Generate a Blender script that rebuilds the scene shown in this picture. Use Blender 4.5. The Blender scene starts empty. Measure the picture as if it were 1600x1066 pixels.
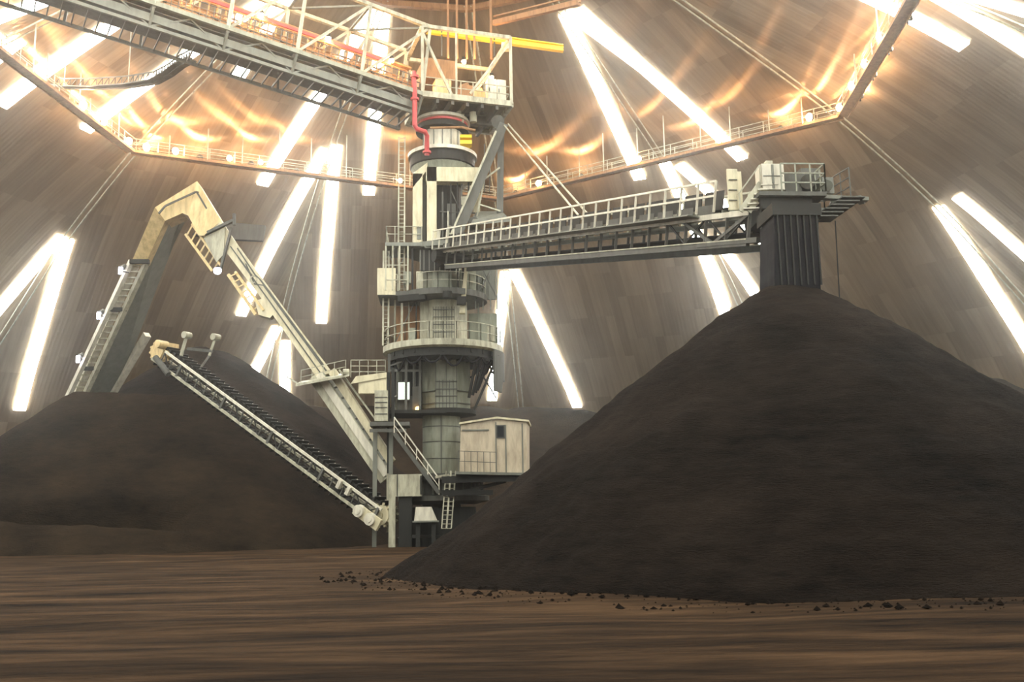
import bpy, bmesh, math, random
from mathutils import Vector, Matrix, noise
random.seed(7)
C = bpy.context.scene.collection
R = math.radians
V = Vector

# ------------------------------------------------------------------ camera
F_PX, PITCH, ROLL, YAW = 1550.0, math.atan(273/1550), 0.0153, 0.0705
CAM = V((0, -66, 1.8))
cam_d = bpy.data.cameras.new('camera')
cam_d.sensor_width = 36; cam_d.lens = F_PX/1600*36; cam_d.clip_end = 500
cam = bpy.data.objects.new('camera', cam_d); C.objects.link(cam)
_f = V((math.sin(YAW)*math.cos(PITCH), math.cos(YAW)*math.cos(PITCH), math.sin(PITCH)))
_r = V((math.cos(YAW), -math.sin(YAW), 0)); _u = _r.cross(_f)
_r2 = _r*math.cos(ROLL) - _u*math.sin(ROLL); _u2 = _r*math.sin(ROLL) + _u*math.cos(ROLL)
cam.matrix_world = Matrix(((_r2.x, _u2.x, -_f.x, CAM.x), (_r2.y, _u2.y, -_f.y, CAM.y), (_r2.z, _u2.z, -_f.z, CAM.z), (0, 0, 0, 1)))
sc = bpy.context.scene
sc.camera = cam
sc.view_settings.view_transform = 'Standard'; sc.view_settings.look = 'None'
sc.view_settings.gamma = 1; sc.view_settings.exposure = 0.15
SKY_STRENGTH = 22.0; HAZE = 0.0008
w = bpy.data.worlds.new('world'); sc.world = w; w.use_nodes = True
w.node_tree.nodes['Background'].inputs[0].default_value = (0.6, 0.7, 0.85, 1)
w.node_tree.nodes['Background'].inputs[1].default_value = 0.3

def at(px, py, Y):
    """point of the place seen at a pixel of the 1600x1066 photograph, on the plane y = Y"""
    d = _f + _r2*((px-800)/F_PX) + _u2*((533-py)/F_PX)
    return CAM + d*((Y-CAM.y)/d.y)

# ------------------------------------------------------------------ materials
def nodes(name):
    m = bpy.data.materials.new(name); m.use_nodes = True
    nt = m.node_tree; return m, nt, nt.nodes['Principled BSDF']
def paint(name, col, rough=.55, metal=0.0, dirt=(.08, .07, .055), amount=.45, scale=.9, streak=True):
    m, nt, b = nodes(name); L = nt.links; N = nt.nodes.new
    tc = N('ShaderNodeTexCoord'); mp = N('ShaderNodeMapping'); mp.inputs['Scale'].default_value = (scale*2, scale*2, scale*(.5 if streak else 2))
    n1 = N('ShaderNodeTexNoise'); n1.inputs['Scale'].default_value = 1.6; n1.inputs['Detail'].default_value = 7; n1.inputs['Roughness'].default_value = .65
    rp = N('ShaderNodeValToRGB'); rp.color_ramp.elements[0].position = .42; rp.color_ramp.elements[1].position = .72
    mx = N('ShaderNodeMixRGB'); mx.inputs[1].default_value = (*col, 1); mx.inputs[2].default_value = (*dirt, 1)
    ml = N('ShaderNodeMath'); ml.operation = 'MULTIPLY'; ml.inputs[1].default_value = amount
    L.new(tc.outputs['Object'], mp.inputs[0]); L.new(mp.outputs[0], n1.inputs['Vector']); L.new(n1.outputs[0], rp.inputs[0])
    L.new(rp.outputs[0], ml.inputs[0]); L.new(ml.outputs[0], mx.inputs[0]); L.new(mx.outputs[0], b.inputs['Base Color'])
    b.inputs['Roughness'].default_value = rough; b.inputs['Metallic'].default_value = metal
    b.inputs['Specular IOR Level'].default_value = .1 if max(col) < .12 else .35
    return m
def emit(name, col, s):
    m, nt, b = nodes(name)
    b.inputs['Base Color'].default_value = (*col, 1)
    b.inputs['Emission Color'].default_value = (*col, 1); b.inputs['Emission Strength'].default_value = s
    return m
def coal_mat(name, c1, c2, sc_=1.0, stretch=1.0):
    m, nt, b = nodes(name); L = nt.links; N = nt.nodes.new
    tc = N('ShaderNodeTexCoord'); mp = N('ShaderNodeMapping'); mp.inputs['Scale'].default_value = (sc_, sc_, sc_*stretch)
    L.new(tc.outputs['Object'], mp.inputs[0])
    n1 = N('ShaderNodeTexNoise'); n1.inputs['Scale'].default_value = 1.1; n1.inputs['Detail'].default_value = 12; n1.inputs['Roughness'].default_value = .72
    n2 = N('ShaderNodeTexNoise'); n2.inputs['Scale'].default_value = .22; n2.inputs['Detail'].default_value = 4
    L.new(mp.outputs[0], n1.inputs['Vector']); L.new(tc.outputs['Object'], n2.inputs['Vector'])
    ad = N('ShaderNodeMath'); ad.operation = 'ADD'
    L.new(n1.outputs[0], ad.inputs[0]); L.new(n2.outputs[0], ad.inputs[1])
    rp = N('ShaderNodeValToRGB'); rp.color_ramp.elements[0].position = .35; rp.color_ramp.elements[1].position = .68
    rp.color_ramp.elements[0].color = (*c1, 1); rp.color_ramp.elements[1].color = (*c2, 1)
    hf = N('ShaderNodeMath'); hf.operation = 'MULTIPLY'; hf.inputs[1].default_value = .5
    L.new(ad.outputs[0], hf.inputs[0]); L.new(hf.outputs[0], rp.inputs[0]); L.new(rp.outputs[0], b.inputs['Base Color'])
    n3 = N('ShaderNodeTexNoise'); n3.inputs['Scale'].default_value = 6; n3.inputs['Detail'].default_value = 8; n3.inputs['Roughness'].default_value = .7
    L.new(mp.outputs[0], n3.inputs['Vector'])
    bp = N('ShaderNodeBump'); bp.inputs['Strength'].default_value = 1.0; bp.inputs['Distance'].default_value = .45
    L.new(n3.outputs[0], bp.inputs['Height']); L.new(bp.outputs[0], b.inputs['Normal'])
    b.inputs['Roughness'].default_value = .9; b.inputs['Specular IOR Level'].default_value = .03
    return m
def cladding(name, ca, cb):
    m, nt, b = nodes(name); L = nt.links; N = nt.nodes.new
    uv = N('ShaderNodeUVMap'); uv.uv_map = 'sheet'
    sx = N('ShaderNodeSeparateXYZ'); L.new(uv.outputs[0], sx.inputs[0])
    def math_(op, a, bv):
        n = N('ShaderNodeMath'); n.operation = op
        L.new(a, n.inputs[0])
        if isinstance(bv, (int, float)): n.inputs[1].default_value = bv
        else: L.new(bv, n.inputs[1])
        return n.outputs[0]
    # sheets: one flat tint each
    iu = math_('FLOOR', math_('MULTIPLY', sx.outputs[0], 1/1.05), 0)
    off = N('ShaderNodeTexWhiteNoise'); off.noise_dimensions = '1D'; L.new(math_('FLOOR', math_('MULTIPLY', sx.outputs[0], 1/6.3), 0), off.inputs['W'])
    iv = math_('FLOOR', math_('ADD', math_('MULTIPLY', sx.outputs[1], 1/6.5), off.outputs[0]), 0)
    cb_ = N('ShaderNodeCombineXYZ'); L.new(iu, cb_.inputs[0]); L.new(iv, cb_.inputs[1])
    wn = N('ShaderNodeTexWhiteNoise'); wn.noise_dimensions = '2D'; L.new(cb_.outputs[0], wn.inputs['Vector'])
    mp = N('ShaderNodeMapping'); mp.inputs['Scale'].default_value = (1.3, .055, 1); L.new(uv.outputs[0], mp.inputs[0])
    n1 = N('ShaderNodeTexNoise'); n1.inputs['Scale'].default_value = 2.2; n1.inputs['Detail'].default_value = 6; n1.inputs['Roughness'].default_value = .65
    L.new(mp.outputs[0], n1.inputs['Vector'])
    mp2 = N('ShaderNodeMapping'); mp2.inputs['Scale'].default_value = (.12, .06, 1); L.new(uv.outputs[0], mp2.inputs[0])
    n2 = N('ShaderNodeTexNoise'); n2.inputs['Scale'].default_value = 1.3; n2.inputs['Detail'].default_value = 4
    L.new(mp2.outputs[0], n2.inputs['Vector'])
    s = math_('ADD', math_('MULTIPLY', wn.outputs[0], .26), math_('ADD', math_('MULTIPLY', n1.outputs[0], .5), math_('MULTIPLY', n2.outputs[0], .5)))
    rp = N('ShaderNodeValToRGB'); rp.color_ramp.elements[0].position = .30; rp.color_ramp.elements[1].position = .95
    rp.color_ramp.elements[0].color = (*ca, 1); rp.color_ramp.elements[1].color = (*cb, 1)
    L.new(s, rp.inputs[0]); L.new(rp.outputs[0], b.inputs['Base Color'])
    wv = math_('SINE', math_('MULTIPLY', sx.outputs[0], 2*math.pi/.42), 0)
    hs = math_('ADD', math_('MULTIPLY', wv, .15), n1.outputs[0])
    bp = N('ShaderNodeBump'); bp.inputs['Strength'].default_value = .35; bp.inputs['Distance'].default_value = .05
    L.new(hs, bp.inputs['Height']); L.new(bp.outputs[0], b.inputs['Normal'])
    tg = N('ShaderNodeTangent'); tg.direction_type = 'UV_MAP'; tg.uv_map = 'sheet'; L.new(tg.outputs[0], b.inputs['Tangent'])
    b.inputs['Anisotropic'].default_value = 1.0
    b.inputs['Roughness'].default_value = .36; b.inputs['Metallic'].default_value = .6
    return m
def floor_mat():
    m, nt, b = nodes('packed_coal_dust'); L = nt.links; N = nt.nodes.new
    tc = N('ShaderNodeTexCoord')
    mp = N('ShaderNodeMapping'); mp.inputs['Scale'].default_value = (.09, .55, .4); mp.inputs['Rotation'].default_value = (0, 0, .06)
    L.new(tc.outputs['Object'], mp.inputs[0])
    n1 = N('ShaderNodeTexNoise'); n1.inputs['Scale'].default_value = 1.5; n1.inputs['Detail'].default_value = 12; n1.inputs['Roughness'].default_value = .72
    L.new(mp.outputs[0], n1.inputs['Vector'])
    rp = N('ShaderNodeValToRGB'); e = rp.color_ramp.elements
    e[0].position = .36; e[0].color = (.0045, .0026, .0013, 1); e[1].position = .68; e[1].color = (.070, .0405, .020, 1)
    k = e.new(.5); k.color = (.026, .0148, .0072, 1)
    L.new(n1.outputs[0], rp.inputs[0]); L.new(rp.outputs[0], b.inputs['Base Color'])
    n3 = N('ShaderNodeTexNoise'); n3.inputs['Scale'].default_value = 3; n3.inputs['Detail'].default_value = 9; n3.inputs['Roughness'].default_value = .65
    mp3 = N('ShaderNodeMapping'); mp3.inputs['Scale'].default_value = (.5, 1.2, 1); L.new(tc.outputs['Object'], mp3.inputs[0]); L.new(mp3.outputs[0], n3.inputs['Vector'])
    bp = N('ShaderNodeBump'); bp.inputs['Strength'].default_value = .5; bp.inputs['Distance'].default_value = .12
    L.new(n3.outputs[0], bp.inputs['Height']); L.new(bp.outputs[0], b.inputs['Normal'])
    b.inputs['Roughness'].default_value = .9; b.inputs['Specular IOR Level'].default_value = .03
    return m

M = dict(
    pale=paint('pale_dusty_paint', (.40, .385, .28), .5, 0, (.07, .06, .04), .75),
    cream=paint('cream_box_paint', (.56, .51, .34), .5, 0, (.17, .13, .07), .6, .8),
    grey=paint('grey_steel_paint', (.15, .155, .125), .5, .1, (.07, .065, .05), .6),
    green=paint('grey_green_panel', (.235, .245, .185), .5, .05, (.09, .085, .06), .7, .8),
    dark=paint('dark_steel', (.03, .03, .027), .6, .2, (.02, .018, .015), .5),
    mid=paint('worn_mid_steel', (.10, .10, .088), .55, .15, (.05, .045, .035), .6),
    tan=paint('tan_house_paint', (.47, .40, .285), .5, 0, (.14, .10, .06), .6, .8),
    rubber=paint('black_rubber', (.009, .009, .0115), .85, 0, (.03, .028, .025), .5),
    yellow=paint('yellow_paint', (.85, .58, .02), .4, 0, (.4, .25, .02), .3),
    red=paint('red_pipe_paint', (.42, .05, .05), .4, 0, (.3, .05, .04), .4),
    rust=paint('rusty_steel', (.30, .16, .07), .65, .1, (.10, .05, .02), .7),
    gold=paint('ochre_and_sodium_lit_paint', (.66, .50, .24), .45, 0, (.2, .13, .05), .6),  # ochre parts; on the gantry's top, sodium light put into the colour
    white=paint('white_panel_paint', (.58, .55, .44), .45, 0, (.17, .14, .095), .55),
    glassd=paint('dark_window', (.02, .022, .025), .2, 0, (.03, .03, .03), .2),
    coal=coal_mat('black_coal', (.006, .0044, .0034), (.040, .0285, .0205), 1.0, 4.5),
    browncoal=coal_mat('brown_coal', (.008, .0056, .0036), (.050, .034, .020), .8, 2.6),
    clad=cladding('ribbed_cladding', (.155, .104, .056), (.44, .325, .195)),
    cap=cladding('brown_cap_cladding', (.14, .075, .035), (.34, .20, .10)),  # darker, browner sheets for the cap
    floor=floor_mat(),
    sky=emit('translucent_skylight', (.98, 1.0, .95), SKY_STRENGTH),
    sodium=emit('sodium_lens', (1.0, .68, .44), 300),
    flood=emit('flood_lens', (.80, .78, 1.0), 25),
    amber=emit('amber_beacon_lens', (1.0, .5, .1), 12),
    litpane=emit('lit_pane', (.82, .95, .80), .9),
)

# ------------------------------------------------------------------ mesh collector
class MB:
    def __init__(s): s.v = []; s.f = []; s.smooth = False
    def add(s, vs, fs):
        o = len(s.v); s.v += [tuple(v) for v in vs]; s.f += [tuple(i+o for i in f) for f in fs]; return s
    def hexa(s, p):   # 8 corners: bottom 0-3, top 4-7
        return s.add(p, [(0, 3, 2, 1), (4, 5, 6, 7), (0, 1, 5, 4), (1, 2, 6, 5), (2, 3, 7, 6), (3, 0, 4, 7)])
    def box(s, lo, hi):
        x0, y0, z0 = lo; x1, y1, z1 = hi
        return s.hexa([(x0, y0, z0), (x1, y0, z0), (x1, y1, z0), (x0, y1, z0), (x0, y0, z1), (x1, y0, z1), (x1, y1, z1), (x0, y1, z1)])
    def bar(s, p, q, w, h=None, up=(0, 0, 1)):
        p, q = V(p), V(q); h = h or w; d = (q-p).normalized(); up = V(up)
        if abs(d.dot(up)) > .97: up = V((0, 1, 0)) if abs(d.y) < .9 else V((1, 0, 0))
        a = d.cross(up).normalized()*w/2; b = a.cross(d).normalized()*h/2
        return s.hexa([p-a-b, p+a-b, q+a-b, q-a-b, p-a+b, p+a+b, q+a+b, q-a+b])
    def tube(s, pts, r, n=8, cap=True):
        pts = [V(p) for p in pts]; rings = []
        for i, p in enumerate(pts):
            d = (pts[min(i+1, len(pts)-1)]-pts[max(i-1, 0)]).normalized()
            up = V((0, 0, 1)) if abs(d.z) < .95 else V((1, 0, 0))
            a = d.cross(up).normalized(); b = a.cross(d)
            rr = r[i] if isinstance(r, (list, tuple)) else r
            rings.append([p+a*math.cos(2*math.pi*k/n)*rr+b*math.sin(2*math.pi*k/n)*rr for k in range(n)])
        vs = [v for g in rings for v in g]
        fs = [(i*n+k, i*n+(k+1) % n, (i+1)*n+(k+1) % n, (i+1)*n+k) for i in range(len(pts)-1) for k in range(n)]
        if cap: fs += [tuple(range(n))[::-1], tuple((len(pts)-1)*n+k for k in range(n))]
        return s.add(vs, fs)
    def lathe(s, prof, n=40, c=(0, 0), rot=0.0, cap=True):
        vs = []; 
        for r, z in prof:
            for k in range(n):
                a = 2*math.pi*k/n+rot; vs.append((c[0]+r*math.sin(a), c[1]+r*math.cos(a), z))
        m = len(prof)
        fs = [(i*n+k, (i+1)*n+k, (i+1)*n+(k+1) % n, i*n+(k+1) % n) for i in range(m-1) for k in range(n)]
        if cap: fs += [tuple(range(n)), tuple((m-1)*n+k for k in range(n))[::-1]]
        return s.add(vs, fs)
    def prism(s, poly, off):
        """polygon (3D points) pushed along a vector"""
        n = len(poly); off = V(off); vs = [V(p) for p in poly]+[V(p)+off for p in poly]
        return s.add(vs, [tuple(range(n)), tuple(range(2*n-1, n-1, -1))]+[(i, i+n, (i+1) % n+n, (i+1) % n) for i in range(n)])
    def rail(s, pts, h=1.1, gap=1.5, r=.03, rails=(1.0, .5), up=(0, 0, 1), toe=0):
        up = V(up)
        for a, b in zip(pts[:-1], pts[1:]):
            a, b = V(a), V(b); n = max(1, round((b-a).length/gap))
            for i in range(n+1):
                p = a.lerp(b, i/n); s.bar(p, p+up*h, r*2)
            for k in rails: s.bar(a+up*h*k, b+up*h*k, r*2)
            if toe: s.bar(a+up*toe/2, b+up*toe/2, .02, toe)
        return s
    def build(s, name, mat, parent=None, smooth=False):
        me = bpy.data.meshes.new(name); me.from_pydata(s.v, [], s.f); me.update()
        bm = bmesh.new(); bm.from_mesh(me); bmesh.ops.recalc_face_normals(bm, faces=bm.faces); bm.to_mesh(me); bm.free()
        o = bpy.data.objects.new(name, me); C.objects.link(o)
        me.materials.append(M[mat] if isinstance(mat, str) else mat)
        if smooth:
            for p in me.polygons: p.use_smooth = True
        if parent is not None:
            o.parent = parent; o.matrix_parent_inverse = Matrix.Translation(-parent.location) if parent.type == 'EMPTY' else Matrix()
            if parent.type == 'EMPTY': pass
        return o
def each(name, mat, parent, bars):
    for b in bars: MB().bar(*b).build(name, mat, parent)
def tag(o, label=None, cat=None, group=None, kind=None):
    if label: o['label'] = label
    if cat: o['category'] = cat
    if group: o['group'] = group
    if kind: o['kind'] = kind
    return o
def thing(name, label, cat, loc, group=None):
    o = bpy.data.objects.new(name, None); C.objects.link(o); o.location = loc; o.empty_display_size = .5
    return tag(o, label, cat, group)

# ------------------------------------------------------------------ the dome
PR = [(0, 48.2), (8, 47.3), (14, 45.6), (18, 44.2), (25, 41.1), (36, 36.0), (47, 29.4), (55, 23.1), (63, 16.4), (67.3, 10.8), (69.3, 5.6), (70, -.3)]
def catmull(pts, n):
    out = []
    for i in range(len(pts)-1):
        p0 = pts[max(i-1, 0)]; p1 = pts[i]; p2 = pts[i+1]; p3 = pts[min(i+2, len(pts)-1)]
        for k in range(n):
            t = k/n
            out.append(tuple(.5*(2*b+(c-a)*t+(2*a-5*b+4*c-d)*t*t+(3*b-a-3*c+d)*t**3) for a, b, c, d in zip(p0, p1, p2, p3)))
    out.append(pts[-1]); return out
PROF = catmull(PR, 4)
def z_of(r):
    for (r0, z0), (r1, z1) in zip(PROF[:-1], PROF[1:]):
        if r <= r1: return z0+(z1-z0)*(r-r0)/max(r1-r0, 1e-6)
    return 0
COS15 = math.cos(R(15)); RIB0 = 9.2
def sec_pt(az, lat, rr, inset=0.0):
    """point on the dome sector with centreline azimuth az, sideways offset lat, rib radius rr"""
    z = z_of(rr); e = .2; g = (z_of(rr+e)-z_of(max(rr-e, 0)))/((2*e)*COS15)
    n = V((g, 0, -1)).normalized()      # inward: (radial, -, z)
    ap = rr*COS15+n.x*inset; z += n.z*inset
    a = R(az); return V((ap*math.sin(a)+lat*math.cos(a), ap*math.cos(a)-lat*math.sin(a), z))
def dome_mesh(name, r_from, r_to, mat):
    prof = [p for p in PROF if r_from-.01 <= p[0] <= r_to+.01]
    me = bpy.data.meshes.new(name); vs = []; fs = []; uvs = []
    for k in range(12):
        az = RIB0+15+30*k; ln = 0; prev = None; rows = []
        for r, z in prof:
            if prev: ln += math.hypot(r-prev[0], z-prev[1])
            prev = (r, z); hw = r*math.sin(R(15))
            rows.append((len(vs), ln, hw)); a = R(az); ap = r*COS15
            for s in (-1, 1):
                vs.append((ap*math.sin(a)+s*hw*math.cos(a), ap*math.cos(a)-s*hw*math.sin(a), z))
        for (i, l0, h0), (j, l1, h1) in zip(rows[:-1], rows[1:]):
            fs.append((i, i+1, j+1, j)); o = 100*k
            uvs += [(o-h0, l0+o), (o+h0, l0+o), (o+h1, l1+o), (o-h1, l1+o)]
    me.from_pydata(vs, [], fs); me.update()
    ul = me.uv_layers.new(name='sheet')
    for i, u in enumerate(uvs): ul.data[i].uv = u
    for p in me.polygons: p.use_smooth = True
    me.materials.append(mat); o = bpy.data.objects.new(name, me); C.objects.link(o)
    return tag(o, kind='structure')
dome_mesh('ceiling', 14, 70, M['clad'])
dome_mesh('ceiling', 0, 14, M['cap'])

# translucent skylight strips: (sector, lat0, R0, lat1, R1)
STRIPS = [
    (24.2, -11.2, 46.4, -8.9, 63.9), (-5.8, 11.9, 46.5, 12.5, 62.8), (24.2, 9.0, 35.0, 11.9, 53.0), (54.2, -8.0, 36, -6.2, 47.9),
    (54.2, -4.2, 16.8, -2.6, 25), (24.2, 4.3, 17.0, 6.1, 36.8), (54.2, -3.2, 17.2, -1.6, 37.7), (84.2, -9.9, 47.8, -10.3, 64),
    (54.2, 12.2, 47.9, 13.0, 64), (84.2, 4.0, 17, 5.5, 38.5), (84.2, 8.4, 33, 8.6, 54), (54.2, -10.9, 45.0, -11.6, 60), (24.2, 10.6, 46, 12.6, 60),
    (-35.8, 3.7, 15.5, 3.7, 37.5), (-5.8, -3.6, 15.5, -4.2, 37.0), (-35.8, 7.7, 31.6, 8.6, 53.0), (-5.8, -7.6, 31.0, -9.2, 53.2),
    (-35.8, 13.5, 53.8, 13.4, 60.9), (-5.8, -13.4, 55.5, -13.7, 62.7), (-65.8, 11.9, 47.3, 12.7, 62), (-35.8, -11.9, 47.5, -11.1, 65.2),
    (-65.8, -2.8, 15.5, -4.0, 38.2), (-65.8, -7.6, 32.5, -8.4, 54), (-95.8, 5.0, 20, 6.2, 38), (-65.8, 4.0, 16, 3.8, 37), (-35.8, -3.9, 15.5, -4.1, 26),
]
for az in (114.2, 144.2, 174.2, 204.2, 234.2, 264.2):
    for s in (-1, 1):
        for u, r0, r1 in ((3.9, 15.5, 38), (8.5, 33, 54), (12, 47, 64)):
            if az == 264.2 and s == 1 and u < 4: continue
            STRIPS.append((az if az < 180 else az-360, s*u, r0, s*u, r1))
def strip_mesh(az, l0, r0, l1, r1, w=1.2):
    mb = MB(); n = max(4, int((r1-r0)/1.6)); vs = []
    for i in range(n+1):
        t = i/n; l = l0+(l1-l0)*t; r = r0+(r1-r0)*t
        for dl, ins in ((-w/2, .06), (w/2, .06), (w/2, .16), (-w/2, .16)): vs.append(sec_pt(az, l+dl, r, ins))
    fs = [(i*4+k, i*4+(k+1) % 4, i*4+4+(k+1) % 4, i*4+4+k) for i in range(n) for k in range(4)]+[(0, 1, 2, 3), (n*4+3, n*4+2, n*4+1, n*4)]
    return mb.add(vs, fs)
for i, s in enumerate(STRIPS):
    tag(strip_mesh(*s).build('window_%d' % (i+1), 'sky'), kind='structure')
# twin rib cables along every rib
for k in range(12):
    a = R(RIB0+30*k); mb = MB()
    for s in (-.3, .3):
        pts = []
        for r in range(14, 70, 3):
            z = z_of(r)-.28; pts.append((r*math.sin(a)+s*math.cos(a)-.2*math.sin(a), r*math.cos(a)-s*math.sin(a)-.2*math.cos(a), z))
        mb.tube(pts, .075, 6)
    tag(mb.build('trim_%d' % (k+1), 'pale'), kind='structure')
# cap ring
mb = MB(); pts = [(14.1*math.sin(R(RIB0+30*k)), 14.1*math.cos(R(RIB0+30*k)), z_of(14.1)-.35) for k in range(13)]
for a, b in zip(pts[:-1], pts[1:]): mb.bar(a, b, .4, .5)
tag(mb.build('trim_13', 'rust'), kind='structure')

# dusty air under the dome
def haze():
    m = bpy.data.materials.new('dusty_air'); m.use_nodes = True; nt = m.node_tree
    nt.nodes.remove(nt.nodes['Principled BSDF'])
    vs = nt.nodes.new('ShaderNodeVolumeScatter'); vs.inputs['Color'].default_value = (1.0, .985, .94, 1); vs.inputs['Density'].default_value = HAZE; vs.inputs['Anisotropy'].default_value = .9
    nt.links.new(vs.outputs[0], nt.nodes['Material Output'].inputs['Volume'])
    o = MB().box((-72, -72, -1), (72, 72, 50)).build('dust_haze', m)
    tag(o, 'thin bright coal dust hanging in the air of the whole dome', 'haze', kind='stuff')
if HAZE > 0: haze()

# ------------------------------------------------------------------ floor
def floor():
    nx, ny = 150, 150; vs = []; fs = []
    xs = [-75+150*i/nx for i in range(nx+1)]
    ys = [-74+148*(j/ny)**1.6 for j in range(ny+1)]
    for y in ys:
        for x in xs:
            z = .10*noise.noise(V((x*.12, y*.3, 0)))+.05*noise.noise(V((x*.3, y*1.1, 3)))
            vs.append((x, y, z-.03))
    w_ = nx+1
    for j in range(ny):
        for i in range(nx): fs.append((j*w_+i, j*w_+i+1, (j+1)*w_+i+1, (j+1)*w_+i))
    mb = MB().add(vs, fs); o = mb.build('floor', 'floor', smooth=True)
    return tag(o, kind='structure')
floor()

# ------------------------------------------------------------------ coal piles
def pile(name, x0, x1, y0, y1, step, height, mat, label):
    nx = int((x1-x0)/step); ny = int((y1-y0)/step); keep = {}; vs = []; fs = []
    H = [[height(x0+i*step, y0+j*step) for i in range(nx+1)] for j in range(ny+1)]
    def vid(i, j):
        if (i, j) not in keep:
            keep[(i, j)] = len(vs); vs.append((x0+i*step, y0+j*step, max(H[j][i], -.35)))
        return keep[(i, j)]
    for j in range(ny):
        for i in range(nx):
            if max(H[j][i], H[j][i+1], H[j+1][i], H[j+1][i+1]) > -.3:
                fs.append((vid(i, j), vid(i+1, j), vid(i+1, j+1), vid(i, j+1)))
    o = MB().add(vs, fs).build(name, mat, smooth=True)
    return tag(o, label, 'coal pile')
def segd(x, y, a, b):
    ax, ay, ah = a; bx, by, bh = b; dx, dy = bx-ax, by-ay; L2 = dx*dx+dy*dy
    t = 0 if L2 == 0 else max(0, min(1, ((x-ax)*dx+(y-ay)*dy)/L2))
    return math.hypot(x-ax-t*dx, y-ay-t*dy), ah+(bh-ah)*t
def ridge_h(pts, slope, rnd=.5):
    def h(x, y):
        best = -9
        for a, b in zip(pts[:-1], pts[1:]):
            d, hh = segd(x, y, a, b); best = max(best, hh-slope*(math.sqrt(d*d+rnd*rnd)-rnd))
        return best
    return h
def rough(x, y, z, amp):
    p = V((x, y, z))
    return amp*(noise.noise(p*.35)*1.0+noise.noise(p*.9)*.5+noise.noise(p*2.3)*.28)
apex = at(1235, 441, -32.0)
base_r = ridge_h([(apex.x-.15, apex.y, apex.z), (apex.x+.35, apex.y+.2, apex.z)], .765, .9)
def h_right(x, y):
    z = base_r(x, y); toe = max(0, .35-.25*max(z, 0))
    return z+rough(x, y, 0, .22)+.05*noise.noise(V((x*.2, y*.2, z*3.4)))+toe*.3
pile('coal_pile', apex.x-15.5, apex.x+16, apex.y-14.6, apex.y+15, .16, h_right, 'coal',
     'tall black coal cone under the discharge chute, nearest and largest of the piles')
la, lb = at(120, 613, 11), at(325, 618, 10.5)
def h_left_factory():
    f1 = ridge_h([tuple(la), tuple(lb)], .74, .35)
    # low scraped bench in front
    b0, b1, b2 = at(-60, 815, -3), at(120, 822, -3), at(330, 832, -2.5)
    f2 = ridge_h([tuple(b0), tuple(b1), tuple(b2)], .6, .5)
    def h(x, y):
        z = f1(x, y)
        if z < 3.2:      # steep scarp above the bench
            z = z-2.3*max(0, min(1, (3.2-z+.5*noise.noise(V((x*.3, 1, 0))))/.35))*max(0, min(1, (-15.5-x)/3))
        z = max(z, f2(x, y))
        return z+rough(x, y, 0, .17)
    return h
pile('coal_pile', -48, -1.5, -9, 30, .22, h_left_factory(), 'browncoal',
     'flat-topped dark brown coal pile with the scraper boom lying along its slope')
lc = at(316, 541, 22)
fc = ridge_h([(lc.x-.5, lc.y+.5, lc.z-.1), tuple(lc), (lc.x+1.2, lc.y+1.5, lc.z-.2)], .72, 1.0)
pile('coal_pile', lc.x-30, lc.x+30, lc.y-26, lc.y+26, .4, lambda x, y: fc(x, y)+rough(x, y, 5, .3), 'coal',
     'dark coal pile rising behind the upper end of the scraper boom')
def far_ridge():
    pts = []
    for az, hh in ((-48, 10.5), (-30, 14.2), (-15, 14.6), (0, 14.8), (14, 14.2), (25, 13.2), (40, 12.6), (52, 12)):
        a = R(az); pts.append((52*math.sin(a), 52*math.cos(a), hh))
    f = ridge_h(pts, .7, 1.5)
    return lambda x, y: f(x, y)+rough(x, y, 9, .35)+.5*noise.noise(V((x*.12, y*.12, 7)))
pile('coal_pile', -58, 60, 10, 69, .8, far_ridge(), 'browncoal',
     'long low bank of brown coal along the far wall behind the tower')
rc = at(1497, 582, 2)
fr = ridge_h([tuple(rc), (rc.x+3, rc.y+2, rc.z-.3)], .66, 1.5)
pile('coal_pile', rc.x-26, rc.x+26, rc.y-24, min(rc.y+24, 40), .5, lambda x, y: fr(x, y)+rough(x, y, 12, .3) if math.hypot(x, y) < 66 else -1, 'browncoal',
     'dull coal pile half hidden behind the shoulder of the big coal cone')

def rubble(name, n, cx, cy, r0, r1, a0, a1, label):
    rng = random.Random(11); mb = MB()
    for i in range(n):
        t_ = rng.random(); a = R(a0+(a1-a0)*t_); r = r0+(r1-r0)*rng.random()**4*min(1, 4*t_, 4*(1-t_)); sz = .018+.085*rng.random()**4
        x, y = cx+r*math.sin(a), cy+r*math.cos(a)
        if math.hypot(x-CAM.x, y-CAM.y) < 9: continue
        z = .10*noise.noise(V((x*.12, y*.3, 0)))+.05*noise.noise(V((x*.3, y*1.1, 3)))-.03
        q = [V((rng.uniform(.7, 1.2)*sz*u, rng.uniform(.7, 1.2)*sz*v, rng.uniform(.6, 1)*sz*w_)) for u, v, w_ in ((1, 0, 0), (0, 1, 0), (-1, 0, 0), (0, -1, 0), (0, 0, 1), (0, 0, -.4))]
        mb.add([V((x, y, z+sz*.2))+p for p in q], [(0, 1, 4), (1, 2, 4), (2, 3, 4), (3, 0, 4), (1, 0, 5), (2, 1, 5), (3, 2, 5), (0, 3, 5)])
    tag(mb.build(name, 'coal'), label, 'coal lumps', kind='stuff')
rubble('coal_rubble', 6000, apex.x, apex.y, 12.3, 16.5, 120, 315, 'loose coal lumps scattered round the foot of the big cone')
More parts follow.
